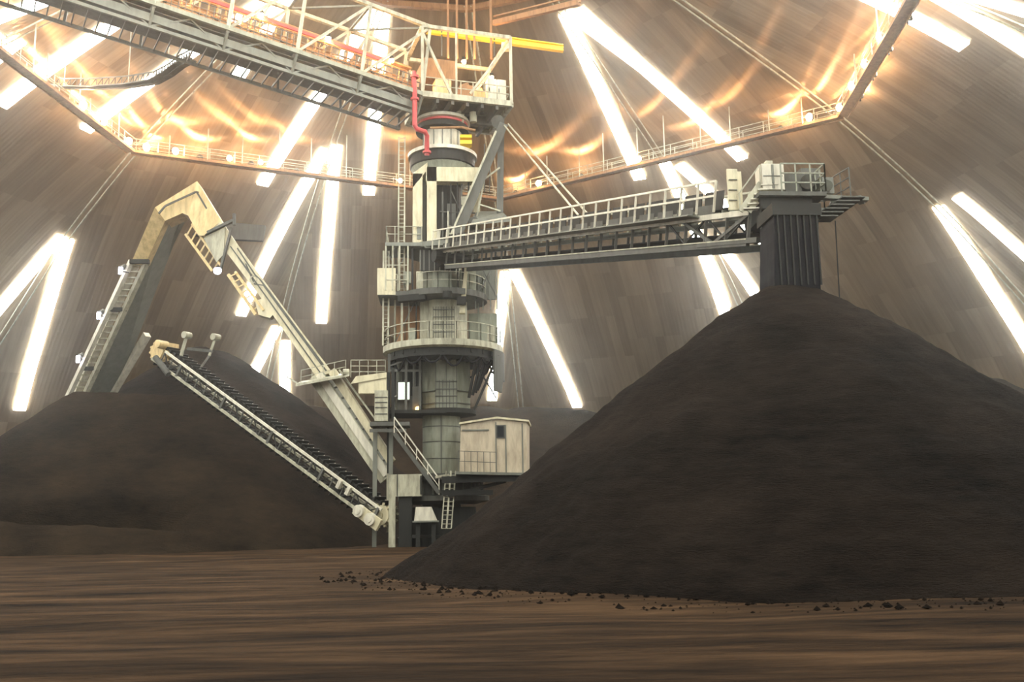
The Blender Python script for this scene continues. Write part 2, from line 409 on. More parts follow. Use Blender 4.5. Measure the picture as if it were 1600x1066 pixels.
# ------------------------------------------------------------------ ring catwalk with lamps
RC = V((0, -1.65, 34.62)); RR = 36.1
def ring_pt(side, t, out=0.0, dz=0.0):
    a0, a1 = R(RIB0+60*side), R(RIB0+60*(side+1))
    p = V((math.sin(a0), math.cos(a0), 0)).lerp(V((math.sin(a1), math.cos(a1), 0)), t)*RR
    am = (a0+a1)/2
    return RC+p+V((math.sin(am)*out, math.cos(am)*out, dz))
cw = thing('ring_catwalk', 'six-sided lamp catwalk hung under the dome all around the tower', 'catwalk', RC)
for sd in range(6):
    mb = MB(); mb.bar(ring_pt(sd, 0), ring_pt(sd, 1), .9, .12); mb.bar(ring_pt(sd, 0, .45, -.05), ring_pt(sd, 1, .45, -.05), .08, .25); mb.bar(ring_pt(sd, 0, -.45, -.05), ring_pt(sd, 1, -.45, -.05), .08, .25)
    mb.build('walkway', 'rust', cw)
    MB().rail([ring_pt(sd, 0, .45), ring_pt(sd, 1, .45)], 1.1, 2.2, .03).rail([ring_pt(sd, 0, -.45), ring_pt(sd, 1, -.45)], 1.1, 2.2, .03).build('handrail', 'pale', cw)
def dome_z(x, y):
    az = math.degrees(math.atan2(x, y)); k = math.floor((az-RIB0)/30); c = R(RIB0+15+30*k)
    return z_of((x*math.sin(c)+y*math.cos(c))/COS15)
for sd in (5, 0, 1, 4, 3, 2):
    for i in range(1, 11):
        p = ring_pt(sd, i/11, .45 if i % 2 else -.45); MB().bar(p, (p.x, p.y, dome_z(p.x, p.y)-.05), .09).build('hanger_rod', 'pale', cw)

def sodium_lamp(p, aim, label, power=260, size=1.0, spot=False):
    t = thing('floodlight', label, 'lamp', p, 'sodium lamps of the ring catwalk')
    d = V(aim).normalized(); u = V((0, 0, 1)); s_ = d.cross(u).normalized() if abs(d.z) < .98 else V((1, 0, 0)); u = s_.cross(d)
    w_ = .3*size
    back = p+V((0, 0, .45)); fr_ = back+d*.25*size
    MB().tube([back-d*.1, back, fr_], [w_*.45, w_*.7, w_*1.05], 14).build('housing', 'mid', t)
    MB().tube([fr_+d*.01, fr_+d*.06*size, fr_+d*.12*size], [w_*.95, w_*.85, w_*.4], 14).build('lens', 'sodium', t)
    MB().bar(p-V((0, 0, .0)), back, .1).bar(back-s_*w_*1.1, back+s_*w_*1.1, .05).build('bracket', 'dark', t)
    if power:
        ld = bpy.data.lights.new('lamp_light', 'POINT'); ld.energy = power*1.7; ld.color = (1, .50, .18); ld.shadow_soft_size = .18
        lo = bpy.data.objects.new('lamp_light', ld); C.objects.link(lo); lo.parent = t; lo.location = (d*.5+V((0, 0, .5)))
    return t

ORD = ['first', 'second', 'third', 'fourth', 'fifth', 'sixth', 'seventh', 'eighth', 'ninth', 'tenth', 'eleventh', 'twelfth']
def ring_lamps(sd, ts, where, sizes):
    for i, (t_, sz) in enumerate(zip(ts, sizes)):
        out = .75 if i % 2 else -.2
        p = ring_pt(sd, t_, out, .06); inward = V((-p.x, -p.y, 0)).normalized()
        aim = -inward*.8+V((0, 0, .35)) if i % 2 else inward*.8+V((0, 0, -.15))
        sodium_lamp(p, aim, 'orange sodium floodlight on the ring catwalk, %s %s' % (ORD[i], where), 190 if sz > .9 else 110, sz)
ring_lamps(5, [.03, .06, .10, .17, .235, .30, .315, .42, .70, .78], 'to the right of its left bend', [1.2, .8, 1.1, 1.1, .9, 1.1, .8, .9, .8, .8])
ring_lamps(4, [.965, .90, .84, .80, .745, .66, .56], 'up from its left bend', [1.1, .8, 1.1, .8, 1.2, 1.0, 1.0])
ring_lamps(0, [.93, .84, .70, .60, .47, .27, .15, .05], 'to the left of its right bend', [1.2, 1.0, .8, .9, .9, 1.1, 1.0, .9])
ring_lamps(1, [.02, .08, .14, .19, .25, .31, .37, .44], 'up from its right bend', [1.1, .8, 1.2, .8, 1.1, .8, 1.2, 1.0])

# ------------------------------------------------------------------ conveyor bridge with head house
A0 = at(660, 147, -3.2)
bd = V((-.893, -.434, .118)).normalized(); bn = V((-.434, .893, 0)).normalized(); bu = bn.cross(bd).normalized()
if bu.z < 0: bu = -bu
BW, BH = 4.0, 5.0
def B(s, n, u): return A0+bd*s+bn*n+bu*u
br = thing('conveyor_bridge', 'long grey truss bridge carrying the conveyor from the dome wall to the tower head', 'bridge', A0)
Ls = 31.5; NS = 4.35
for n in (0, BW):
    MB().bar(B(0, n, 0), B(Ls, n, 0), .24, .28, bu).build('bottom_chord', 'green', br)
    MB().bar(B(0, n, BH), B(Ls, n, BH), .24, .24, bu).build('top_chord', 'pale', br)
    for k in range(8):
        s = k*NS
        MB().bar(B(s, n, 0), B(s, n, BH), .2, .2).build('post', 'pale', br)
        if k < 7: MB().bar(B(s, n, BH), B(s+NS, n, 0), .17, .17).build('diagonal', 'pale', br)
for k in range(8):
    s = k*NS
    MB().bar(B(s, 0, -.1), B(s, BW, -.1), .2, .35).build('cross_beam', 'grey', br)
    MB().bar(B(s, 0, BH), B(s, BW, BH), .15).build('top_beam', 'grey', br)
    if k < 7:
        MB().bar(B(s, .1, BH), B(s+NS, BW-.1, BH), .12).build('top_brace', 'grey', br)
# hanging lower lattice under the deck
for k in range(8):
    s = k*NS
    each('hanger', 'grey', br, [(B(s, 0, 0), B(s, .5, -1.25), .15), (B(s, BW, 0), B(s, BW-.5, -1.25), .15)])
    if k < 7: MB().bar(B(s, .5, -1.25), B(s+NS/2, .25, -.1), .1).bar(B(s+NS/2, .25, -.1), B(s+NS, .5, -1.25), .1).build('lattice', 'grey', br)
each('lower_chord', 'grey', br, [(B(0, .5, -1.25), B(Ls, .5, -1.25), .16, .2), (B(0, BW-.5, -1.25), B(Ls, BW-.5, -1.25), .16, .2)])
mb = MB()
for k in range(46): mb.bar(B(.3+k*.68, .5, -1.2), B(.3+k*.68, BW-.5, -1.2), .07, .12)
mb.build('underside_grating', 'mid', br)
mb = MB(); mb.hexa([B(0, .25, .02), B(Ls, .25, .02), B(Ls, 1.2, .02), B(0, 1.2, .02), B(0, .25, .08), B(Ls, .25, .08), B(Ls, 1.2, .08), B(0, 1.2, .08)])
mb.hexa([B(0, 3.0, .02), B(Ls, 3.0, .02), B(Ls, 3.8, .02), B(0, 3.8, .02), B(0, 3.0, .08), B(Ls, 3.0, .08), B(Ls, 3.8, .08), B(0, 3.8, .08)])
mb.build('walkway_deck', 'grey', br)
MB().rail([B(.2, .2, .08), B(Ls, .2, .08)], 1.15, .42, .022, (1, .66, .33), up=bu).build('handrail', 'mid', br)
MB().bar(B(0, BW/2, -.3), B(Ls, BW/2, -.3), BW-.6, .06, bu).build('floor_plate', 'mid', br)
MB().bar(B(0, .35, -.75), B(Ls, .35, -.75), .05, .5, bu).build('side_skirt', 'grey', br)
MB().rail([B(.2, 3.0, .08), B(Ls, 3.0, .08)], 2.0, .5, .03, (1, .66, .33), up=bu).build('cable_rack', 'rust', br)
MB().rail([B(.2, 1.2, .08), B(Ls, 1.2, .08)], 1.1, 1.4, .025, up=bu).build('handrail', 'rust', br)
mb = MB()
for k in range(30):
    s = .5+k*1.04; mb.bar(B(s, 1.4, 1.0), B(s, 2.9, 1.0), .1).bar(B(s, 1.4, 0), B(s, 1.4, 1.2), .09).bar(B(s, 2.9, 0), B(s, 2.9, 1.2), .09)
mb.bar(B(0, 1.4, .9), B(Ls, 1.4, .9), .1, .2).bar(B(0, 2.9, .9), B(Ls, 2.9, .9), .1, .2)
mb.build('conveyor_frame', 'rust', br)
mb = MB()
for k in range(30): mb.bar(B(.2+k*1.04, 1.3, .75), B(.2+k*1.04+.8, 1.3, .75), .04, .5 if k % 3 else .9, bu)
mb.build('conveyor_side_plates', 'rust', br)
MB().rail([B(.2, 2.95, 1.0), B(Ls, 2.95, 1.0)], 1.9, .55, .05, (1, .7, .4), up=bu).build('belt_gantry_frame', 'rust', br)
MB().bar(B(0, 2.9, 3.1), B(Ls, 2.9, 3.1), .5, .12, bu).build('cable_tray', 'rust', br)
MB().bar(B(0, 2.15, 1.22), B(Ls, 2.15, 1.22), 1.25, .06, bu).build('conveyor_belt', 'rubber', br)
MB().bar(B(2, 1.35, 2.2), B(Ls, 1.35, 2.2), .1, .22, bu).build('cable_tray', 'red', br)
# head house at the tower end
hd = V((.972, .235, 0)).normalized(); hn = V((-.235, .972, 0)).normalized(); hu = V((0, 0, 1))
def Hh(s, n, u): return A0+hd*s+hn*n+hu*u
HL, HW, HH = 6.25, 5.2, 4.9
MB().bar(Hh(0, 0, 0), Hh(HL, 0, 0), .3, .4).bar(Hh(HL, 0, 0), Hh(HL, HW, 0), .3, .4).bar(Hh(HL, HW, 0), Hh(0, HW, 0), .3, .4).bar(Hh(0, HW, 0), Hh(0, 0, 0), .3, .4).build('head_house_floor_frame', 'pale', br)
mb = MB()
for k in range(1, 6): mb.bar(Hh(k*HL/6, 0, -.25), Hh(k*HL/6, HW, -.25), .2, .5)
mb.bar(Hh(0, HW/2, -.35), Hh(HL, HW/2, -.35), .3, .6)
mb.build('floor_joists', 'mid', br)
MB().hexa([Hh(0, 0, .1), Hh(HL, 0, .1), Hh(HL, HW, .1), Hh(0, HW, .1), Hh(0, 0, .18), Hh(HL, 0, .18), Hh(HL, HW, .18), Hh(0, HW, .18)]).build('head_house_floor', 'grey', br)
for s, n in ((0, 0), (2.35, 0), (HL, 0), (0, HW), (2.35, HW), (HL, HW)):
    MB().bar(Hh(s, n, 0), Hh(s, n, HH), .2 if s != 2.35 else .14).build('post', 'pale', br)
for n in (0, HW):
    MB().bar(Hh(0, n, HH-.5), Hh(2.0, n, .2), .17).build('diagonal', 'pale', br)
    MB().bar(Hh(HL, n, HH-.3), Hh(3.3, n, .4), .17).build('diagonal', 'pale', br)
MB().bar(Hh(0, 0, HH), Hh(HL, 0, HH), .25).bar(Hh(0, HW, HH), Hh(HL, HW, HH), .25).bar(Hh(HL, 0, HH), Hh(HL, HW, HH), .25).bar(Hh(0, 0, HH), Hh(0, HW, HH), .25).build('head_house_top_frame', 'pale', br)
MB().rail([Hh(.1, .1, .2), Hh(HL-.1, .1, .2), Hh(HL-.1, HW-.1, .2)], 1.1, .9, .03).build('handrail', 'pale', br)
MB().bar(Hh(.4, HW*.5, 2.6), Hh(2.6, HW*.5, 2.6), 2.6, 1.4).build('belt_drive_housing', 'rust', br)
for s, n, h_, wd, m_ in ((1.2, 1.2, 1.6, 1.1, 'gold'), (2.9, 1.0, 1.3, .9, 'rust'), (4.0, 1.4, 1.2, .9, 'gold')):
    MB().hexa([Hh(s, n, .2), Hh(s+wd, n, .2), Hh(s+wd, n+1, .2), Hh(s, n+1, .2), Hh(s, n, .2+h_), Hh(s+wd, n, .2+h_), Hh(s+wd, n+1, .2+h_), Hh(s, n+1, .2+h_)]).bar(Hh(s+.2, n+.5, .2+h_), Hh(s+wd-.2, n+.5, .2+h_+.25), .3).build('drive_unit', m_, br)
for s in (4.75, 5.45):
    t = MB().hexa([Hh(s, .6, .2), Hh(s+.62, .6, .2), Hh(s+.62, 1.2, .2), Hh(s, 1.2, .2), Hh(s, .6, 2.0), Hh(s+.62, .6, 2.0), Hh(s+.62, 1.2, 2.0), Hh(s, 1.2, 2.0)]).build('switch_cabinet', 'white', br)
    MB().bar(Hh(s+.1, .57, 1.0), Hh(s+.1, .57, 1.3), .05).build('handle', 'dark', t)
# brackets carrying the head house on the column
for s, n in ((1.2, 1.2), (4.6, 1.2), (1.2, 4.2), (4.6, 4.2)):
    MB().bar(Hh(s, n, -.3), V((.6*(-1 if s < 2 else 1), .5*(-1 if n < 2 else 1), 29.2)), .22).build('support_strut', 'mid', br)
MB().tube([Hh(3.0, 1.6, -.3), Hh(3.0, 1.6, -1.2)], .3).tube([Hh(3.9, 1.4, -.3), Hh(3.9, 1.4, -1.0)], .25).build('chute_stub', 'pale', br)

yb = thing('monorail_beam', 'yellow lifting beam sticking out of the head house to the right', 'beam', at(760, 58, 1.2))
p0, p1 = at(664, 46, 1.2), at(880, 76, 1.2)
MB().bar(p0+V((0, 0, .22)), p1+V((0, 0, .22)), .4, .07).bar(p0-V((0, 0, .22)), p1-V((0, 0, .22)), .4, .07).bar(p0, p1, .1, .42).build('i_beam', 'yellow', yb)
q = p0.lerp(p1, .58); MB().box((q.x-.3, q.y-.25, q.z-.75), (q.x+.3, q.y+.25, q.z-.25)).build('hoist_trolley', 'white', yb)
for k in (.12, .5): q = p0.lerp(p1, k); MB().bar(q+V((0, 0, .2)), V((q.x, q.y, A0.z+HH)), .12).build('hanger', 'mid', yb)
# hanger rods from the dome cap to the head house
for i, (px, lab) in enumerate(((700, 'first from the left'), (714, 'second from the left'), (729, 'third from the left'), (741, 'fourth from the left'), (767, 'rightmost'))):
    p = at(px, 40, 1.0); zt = dome_z(p.x, p.y)-.05
    o = MB().bar((p.x, p.y, A0.z+HH-.3), (p.x, p.y, zt), .16).build('hanger_rod', 'rust'); tag(o, 'brown vertical rod between head house roof and dome cap, '+lab, 'rod', 'rods above the head house')
p0, p1 = at(772, 36, -1), at(905, 4, -8)
o = MB().bar(p0, p1, .3, .35).bar(p0+V((0, 0, .5)), p1+V((0, 0, .5)), .1).bar(p1, (p1.x, p1.y, dome_z(p1.x, p1.y)-.1), .15).build('brace_beam', 'rust'); tag(o, 'dark brown beam rising to the right from the head house roof', 'beam')

# red pipe down the bridge end
rp = thing('fire_pipe', 'red water pipe bent down from the bridge end to the column neck', 'pipe', at(650, 200, -3.5))
MB().tube([at(646, 112, -3.5), at(648, 150, -3.5), at(648, 196, -3.5), at(652, 202, -3.4), at(664, 206, -3.2), at(667, 212, -3.0), at(667, 243, -2.6)], .17, 10).build('pipe', 'red', rp)
mb = MB()
for p in (at(648, 155, -3.5), at(667, 238, -2.7), at(648, 120, -3.5)): mb.tube([p-V((0, 0, .07)), p+V((0, 0, .07))], .28, 12)
mb.build('flange', 'red', rp)
MB().tube([at(672, 200, -2.4), at(722, 199, -2.6), at(742, 204, -2.2)], .09, 8).build('branch_pipe', 'rust', rp)

# lamps inside the bridge
for i, (s, lab) in enumerate(((2.0, 'nearest the head house'), (6.5, 'second from the head house'), (11, 'third from the head house'), (15.5, 'fourth from the head house'), (20, 'fifth from the head house'), (25, 'furthest up the bridge'))):
    p = B(s, 1.3, 2.4); t = thing('bulkhead_lamp', 'orange bulkhead lamp inside the conveyor bridge, '+lab, 'lamp', p, 'lamps inside the conveyor bridge')
    MB().bar(p, p+V((0, 0, .25)), .26).build('housing', 'dark', t); MB().lathe([(.0, p.z-.2), (.12, p.z-.17), (.16, p.z-.05), (.16, p.z)], 12, (p.x, p.y)).build('lens', 'sodium', t)
    ld = bpy.data.lights.new('lamp_light', 'POINT'); ld.energy = 900; ld.color = (1, .5, .16); ld.shadow_soft_size = .2
    lo = bpy.data.objects.new('lamp_light', ld); C.objects.link(lo); lo.parent = t; lo.location = (0, 0, -.45)
for px, py, lab in ((725, 95, 'left of the diagonal'), (768, 120, 'beside the white cabinets')):
    p = at(px, py, 0.2); t = thing('bulkhead_lamp', 'orange work lamp in the head house, '+lab, 'lamp', p, 'lamps in the head house')
    MB().bar(p, p+V((0, 0, .25)), .26).build('housing', 'dark', t); MB().lathe([(.0, p.z-.2), (.12, p.z-.17), (.16, p.z-.05), (.16, p.z)], 12, (p.x, p.y)).build('lens', 'sodium', t)
    ld = bpy.data.lights.new('lamp_light', 'POINT'); ld.energy = 900; ld.color = (1, .5, .16); ld.shadow_soft_size = .2
    lo = bpy.data.objects.new('lamp_light', ld); C.objects.link(lo); lo.parent = t; lo.location = (0, 0, -.45)

# curved service walkway below the bridge at the left
sw = thing('service_walkway', 'narrow curved lattice walkway curling from the ring to the bridge underside', 'walkway', at(180, 135, -6))
pts = [at(x, y, Y) for x, y, Y in ((64, 128, 14), (100, 137, 10), (150, 137, 6), (200, 134, 3), (240, 128, 1), (262, 116, 0), (280, 102, -1), (300, 92, -1.5))]
mb = MB(); mb2 = MB()
for a, b in zip(pts[:-1], pts[1:]):
    mb.bar(a, b, .9, .08); mb2.bar(a+V((0, 0, .75)), b+V((0, 0, .75)), .08); mb2.bar(a, b, .1, .2)
    for k in range(5):
        p = a.lerp(b, k/5); q = a.lerp(b, (k+1)/5); mb2.bar(p, q+V((0, 0, .75)), .05); mb2.bar(q, q+V((0, 0, .75)), .05)
mb.build('deck', 'mid', sw); mb2.build('lattice', 'mid', sw)
mb = MB()
for p in (pts[1], pts[3], pts[5]): mb.bar(p, (p.x, p.y, dome_z(p.x, p.y)-.1), .06)
mb.build('hanger_rod', 'pale', sw)

# ------------------------------------------------------------------ central column
col = thing('central_column', 'central stacker tower of stacked grey drums, frames and ring platforms', 'tower', (0, 0, 0))
TX = -.12
def part(mb, name, mat, p=None, smooth=False): return mb.build(name, mat, p or col, smooth)
part(MB().lathe([(3.0, -.2), (3.0, .5), (2.3, .7), (2.1, 2.4)], 40), 'base_drum', 'dark', smooth=False)
part(MB().lathe([(1.25, .5), (1.25, 8.5)], 36, (TX, 0)), 'shaft', 'green', smooth=False)
part(MB().lathe([(2.2, 2.6), (3.0, 2.8), (3.0, 3.1), (2.5, 3.2), (2.5, 4.0), (3.1, 4.1), (3.1, 4.5)], 40), 'slew_ring', 'mid')
mb = MB()
for k in range(24):
    a = 2*math.pi*k/24; mb.bar((2.55*math.sin(a), 2.55*math.cos(a), 3.15), (2.55*math.sin(a), 2.55*math.cos(a), 4.05), .12)
part(mb, 'slew_bolts', 'grey')
mb = MB().bar((TX-.02, -1.27, 4.5), (TX-.02, -1.27, 8.4), .06, .08)
for z in (5.5, 6.6, 7.6): mb.lathe([(1.27, z), (1.27, z+.06)], 36, (TX, 0))
part(mb, 'shaft_seams', 'mid')
# lower slewing panel housing
OX = .2
part(MB().lathe([(1.72, 8.75), (1.72, 12.35)], 8, (OX, 0), R(22.5)), 'panel_housing', 'green')
mb = MB()
for z in (9.1, 9.55, 10.0, 10.5): mb.bar((OX-.72, -1.62, z), (OX+.72, -1.62, z), .05, .06)
for i in range(7): x = OX-.68+1.36*i/6; mb.bar((x, -1.62, 8.75), (x, -1.62, 10.6 if i % 3 else 12.3), .045)
for s in (-1, 1):
    for z in (9.1, 9.9): mb.bar((OX+s*.72, -1.62, z), (OX+s*1.6, -.72, z), .05)
part(mb, 'guard_mesh', 'mid')
part(MB().lathe([(1.2, 8.3), (2.0, 8.45), (2.0, 8.75), (1.2, 8.8)], 40, (OX, 0)).box((-3.6, -2.0, 8.4), (.2, 1.6, 8.62)), 'housing_floor', 'dark')
# open machine bay at left of the housing
part(MB().box((-3.5, 1.0, 8.6), (-1.4, 1.15, 12.3)), 'bay_back_wall', 'dark')
mb = MB()
for x in (-3.5, -2.4, -1.5): mb.bar((x, -1.8, 8.6), (x, -1.8, 12.3), .16)
mb.bar((-3.5, -1.8, 11.2), (-1.4, -1.8, 11.2), .14).bar((-3.5, -1.8, 11.5), (-1.5, -1.8, 12.2), .1)
part(mb, 'bay_frame', 'mid')
p = at(631, 611, -1.6); t = part(MB().box((p.x-.42, p.y, p.z-.62), (p.x+.42, p.y+.08, p.z+.62)), 'window_frame', 'mid')
MB().box((p.x-.36, p.y-.02, p.z-.56), (p.x+.36, p.y, p.z+.56)).build('pane', 'litpane', t)
p = at(653, 640, -1.7); t = part(MB().lathe([(.2, p.z-.3), (.2, p.z-.14)], 14, (p.x, p.y)), 'beacon', 'dark'); MB().lathe([(.17, p.z-.14), (.17, p.z+.1), (.1, p.z+.18)], 14, (p.x, p.y)).build('beacon_lens', 'amber', t)
part(MB().tube([(-3.1, -1.4, 8.6), (-3.1, -1.4, 9.5), (-2.6, -1.2, 9.9), (-2.2, -1.2, 12.2)], .12).tube([(-2.9, -.8, 8.6), (-2.9, -.8, 12.2)], .18).tube([(-1.9, -.9, 8.6), (-1.9, -.9, 12.2)], .1), 'bay_pipes', 'grey')
part(MB().box((-2.95, -1.3, 8.62), (-1.7, -.3, 9.6)).box((-2.0, -1.5, 8.62), (-1.5, -.6, 10.2)), 'bay_pumps', 'mid')
# ring platform with festoon cables
part(MB().lathe([(1.7, 12.45), (3.75, 12.45), (4.02, 12.55), (4.02, 12.95), (1.7, 12.95)], 48), 'ring_platform', 'pale')
mb = MB().lathe([(3.5, 11.95), (3.65, 11.95), (3.65, 12.45), (3.5, 12.45)], 48)
for k in range(24):
    a = 2*math.pi*k/24; mb.bar((1.7*math.sin(a), 1.7*math.cos(a), 12.0), (3.7*math.sin(a), 3.7*math.cos(a), 12.3), .12, .3)
part(mb, 'platform_girders', 'dark')
mb = MB(); rng = random.Random(3)
for k in range(16):
    a0 = 2*math.pi*k/16; a1 = 2*math.pi*(k+1)/16; sag = .5+.4*rng.random(); pts = []
    for i in range(9):
        t_ = i/8; a = a0+(a1-a0)*t_; pts.append((3.45*math.sin(a), 3.45*math.cos(a), 12.1-sag*(1-(2*t_-1)**2)))
    mb.tube(pts, .07, 6)
part(mb, 'festoon_cables', 'rubber')
def ring_arc(r, z, a0, a1, n=14): return [(r*math.sin(R(a0+(a1-a0)*i/n)), r*math.cos(R(a0+(a1-a0)*i/n)), z) for i in range(n+1)]
part(MB().rail(ring_arc(3.9, 12.95, 0, 360, 28), 1.15, 1.2, .025), 'handrail', 'pale')
# curved shield hanging from the ring at right
mb = MB(); n = 6
vs = []
for i in range(n+1):
    a = R(96+30*i/n)
    for r_, z in ((4.0, 9.75 if i > 2 else 10.6), (4.0, 12.5), (4.12, 12.5), (4.12, 9.75 if i > 2 else 10.6)): vs.append((r_*math.sin(a), r_*math.cos(a), z))
mb.add(vs, [(i*4+k, i*4+(k+1) % 4, i*4+4+(k+1) % 4, i*4+4+k) for i in range(n) for k in range(4)]+[(0, 1, 2, 3), (n*4+3, n*4+2, n*4+1, n*4)])
part(mb, 'hanging_shield', 'mid')
mb = MB()
for i in range(5):
    a = R(100+9*i); mb.bar((3.2*math.sin(a), 3.2*math.cos(a), 12.2), (2.4*math.sin(a), 2.4*math.cos(a), 10.2-.2*i), .14)
mb.bar((2.0, -1.6, 8.6), (3.6, -1.9, 12.2), .14).bar((2.0, -1.0, 12.0), (3.5, -1.2, 9.4), .1)
part(mb, 'ring_struts', 'dark')
# middle drum with mesh panels
part(MB().lathe([(1.7, 12.95), (1.7, 16.0)], 8, (.05, 0), R(22.5)), 'middle_drum', 'pale')
mb = MB()
for z in (13.3, 13.8, 14.3, 14.8, 15.3): mb.bar((-.65, -1.6, z), (.75, -1.6, z), .035, .05)
for i in range(9): x = -.65+1.4*i/8; mb.bar((x, -1.61, 13), (x, -1.61, 15.5), .035)
part(mb, 'drum_mesh', 'mid')
part(MB().box((1.75, .2, 12.95), (3.7, .45, 15.4)).bar((2.4, .1, 12.95), (2.4, .1, 18.6), .1), 'side_panel', 'green')
part(MB().box((-3.3, .6, 12.95), (-1.6, .8, 16.0)), 'rear_panel', 'rust')
mb = MB()
for x, y in ((-3.95, -1.2), (-3.6, -1.2)): mb.bar((x, y, 12.95), (x, y, 19.4), .11)
for i in range(22): mb.bar((-3.95, -1.2, 13.1+i*.28), (-3.6, -1.2, 13.1+i*.28), .04)
part(mb, 'side_ladder', 'pale')
part(MB().bar((-2.7, -1.5, 12.95), (-2.7, -1.5, 16.1), .14).bar((-2.25, -1.3, 12.95), (-2.25, -1.3, 16.1), .09).bar((-3.2, -.6, 12.95), (-3.2, -.6, 16.2), .12), 'platform_posts', 'pale')
# second platform
part(MB().lathe([(1.5, 16.1), (3.0, 16.1), (3.0, 16.5), (1.5, 16.5)], 40).box((-4.25, -2.0, 16.15), (-1.2, 1.2, 16.45)), 'second_platform', 'mid')
part(MB().rail([(-4.2, 1.1, 16.5), (-4.2, -1.95, 16.5), (-2.4, -1.95, 16.5)], 1.1, .7, .025).rail(ring_arc(2.9, 16.5, 100, 215, 8), 1.1, .9, .025), 'handrail', 'pale')
part(MB().box((-4.3, -2.05, 16.2), (-3.1, -1.9, 18.0)), 'net_screen', 'cream')
part(MB().bar((-2.9, -2.0, 15.9), (-1.1, -2.4, 16.0), .5, .4).tube([(.3, -3.0, 15.8), (.3, -3.0, 16.2)], .3).bar((.9, -2.9, 15.6), (1.5, -2.9, 15.6), .5, .5), 'underside_gear', 'dark')
# third drum
part(MB().lathe([(1.65, 16.5), (1.65, 18.0), (1.4, 18.0), (1.4, 19.4)], 8, (-.05, 0), R(22.5)), 'third_drum', 'green')
part(MB().box((-1.45, -1.75, 17.9), (.85, -1.3, 19.35)), 'opening_shade', 'dark')  # solid dark block standing in for the shade inside the drum's opening
mb = MB()
for x in (-1.5, -1.25, -.9, -.55, -.2, .15, .5): mb.bar((x, -1.8, 17.9), (x, -1.8, 19.3), .06)
part(mb, 'opening_bars', 'grey')
q0, q1 = at(720, 489, -2.6), at(727, 412, -2.6)
part(MB().prism([q0+V((-.1, 0, 0)), q0+V((.28, 0, 0)), q1+V((.18, 0, 0)), q1+V((-.02, 0, 0))], (0, .5, 0)), 'pointed_fin', 'cream')
part(MB().box((1.1, -1.9, 16.5), (2.2, -1.2, 17.9)), 'control_cabinet', 'green')
mb = MB()
for x in (2.2, 2.7, 3.2, 3.65): mb.bar((x, -.6, 15.5), (x, -.6, 19.0), .08)
mb.box((1.9, -.2, 16.3), (3.6, 0, 18.4))
part(mb, 'right_frame', 'grey')
# third platform
part(MB().lathe([(1.2, 19.45), (2.5, 19.45), (2.5, 19.8), (1.2, 19.8)], 40).box((-3.8, -2.1, 19.5), (-1.0, 1.0, 19.75)).box((-1.2, -2.2, 19.35), (1.2, -1.2, 19.8)), 'third_platform', 'grey')
part(MB().rail([(-3.75, .9, 19.8), (-3.75, -2.05, 19.8), (-1.4, -2.05, 19.8)], 1.05, .6, .022), 'handrail', 'pale')
mb = MB()
for x in (-3.75, -3.3, -2.85, -2.3): mb.bar((x, -2.05, 16.5), (x, -2.05, 19.5), .1)
for z in (17.2, 18.2): mb.bar((-3.75, -2.05, z), (-2.3, -2.05, z), .06)
part(mb, 'left_frame', 'pale')
mb = MB()
for x in (-2.95, -2.55): mb.bar((x, -1.6, 16.5), (x, -1.6, 27.3), .09)
for i in range(36): mb.bar((-2.95, -1.6, 16.7+i*.3), (-2.55, -1.6, 16.7+i*.3), .04)
part(mb, 'tall_ladder', 'pale')
# portal frame under the collar
mb = MB().box((-2.0, -1.9, 19.8), (-1.35, -1.3, 24.6)).box((-1.05, -2.1, 19.8), (-.4, -1.5, 25.0)).box((2.1, -1.2, 19.8), (2.55, -.6, 24.6))
mb.prism([(-2.0, -1.9, 23.6), (-1.0, -1.9, 24.9), (-1.0, -1.9, 25.4), (-2.0, -1.9, 24.6)], (0, .6, 0)).box((-1.1, -2.1, 24.0), (2.5, -1.3, 25.0))
part(mb, 'portal_frame', 'cream')
part(MB().lathe([(1.3, 19.8), (1.3, 26.3)], 24), 'inner_shaft', 'dark')
part(MB().box((-1.4, -1.0, 19.8), (-1.15, 1, 24.5)).box((.3, -1.6, 20.1), (.9, -1.3, 22.6)).bar((1.3, -1.6, 19.8), (1.3, -1.6, 24), .1).bar((.0, -1.6, 19.8), (.0, -1.6, 23.4), .12).bar((-.2, -1.7, 22), (2.2, -1.4, 22), .08), 'shaft_fittings', 'mid')
p = at(683, 366, -1.9); part(MB().box((p.x-.13, p.y, p.z-.35), (p.x+.13, p.y+.15, p.z+.35)), 'work_light', 'white')
mb = MB()
for x, z0, z1, w_ in ((-3.1, 16.5, 19.4, .07), (-2.0, 16.5, 19.4, .12), (-1.75, 13, 16, .09), (1.0, 16.5, 19.4, .1), (1.35, 16.5, 19.0, .14), (-.75, 19.8, 22.5, .08), (.55, 19.8, 23.9, .1), (1.75, 19.8, 24.5, .12), (1.0, 19.8, 24.0, .07)):
    mb.bar((x, -1.85, z0), (x, -1.85, z1), w_)
part(mb, 'cable_risers', 'dark')
mb = MB()
for x0, z0, x1, z1 in ((-3.75, 16.5, -2.3, 19.4), (-2.3, 16.5, -3.75, 19.4), (2.2, 16.0, 3.65, 19.0), (3.65, 16.0, 2.2, 19.0), (-3.2, 12.95, -1.75, 16.1), (.0, 20.0, 2.1, 23.5), (2.1, 20.0, .6, 23.5)):
    mb.bar((x0, -1.5, z0), (x1, -1.5, z1), .06)
part(mb, 'cross_bracing', 'mid')
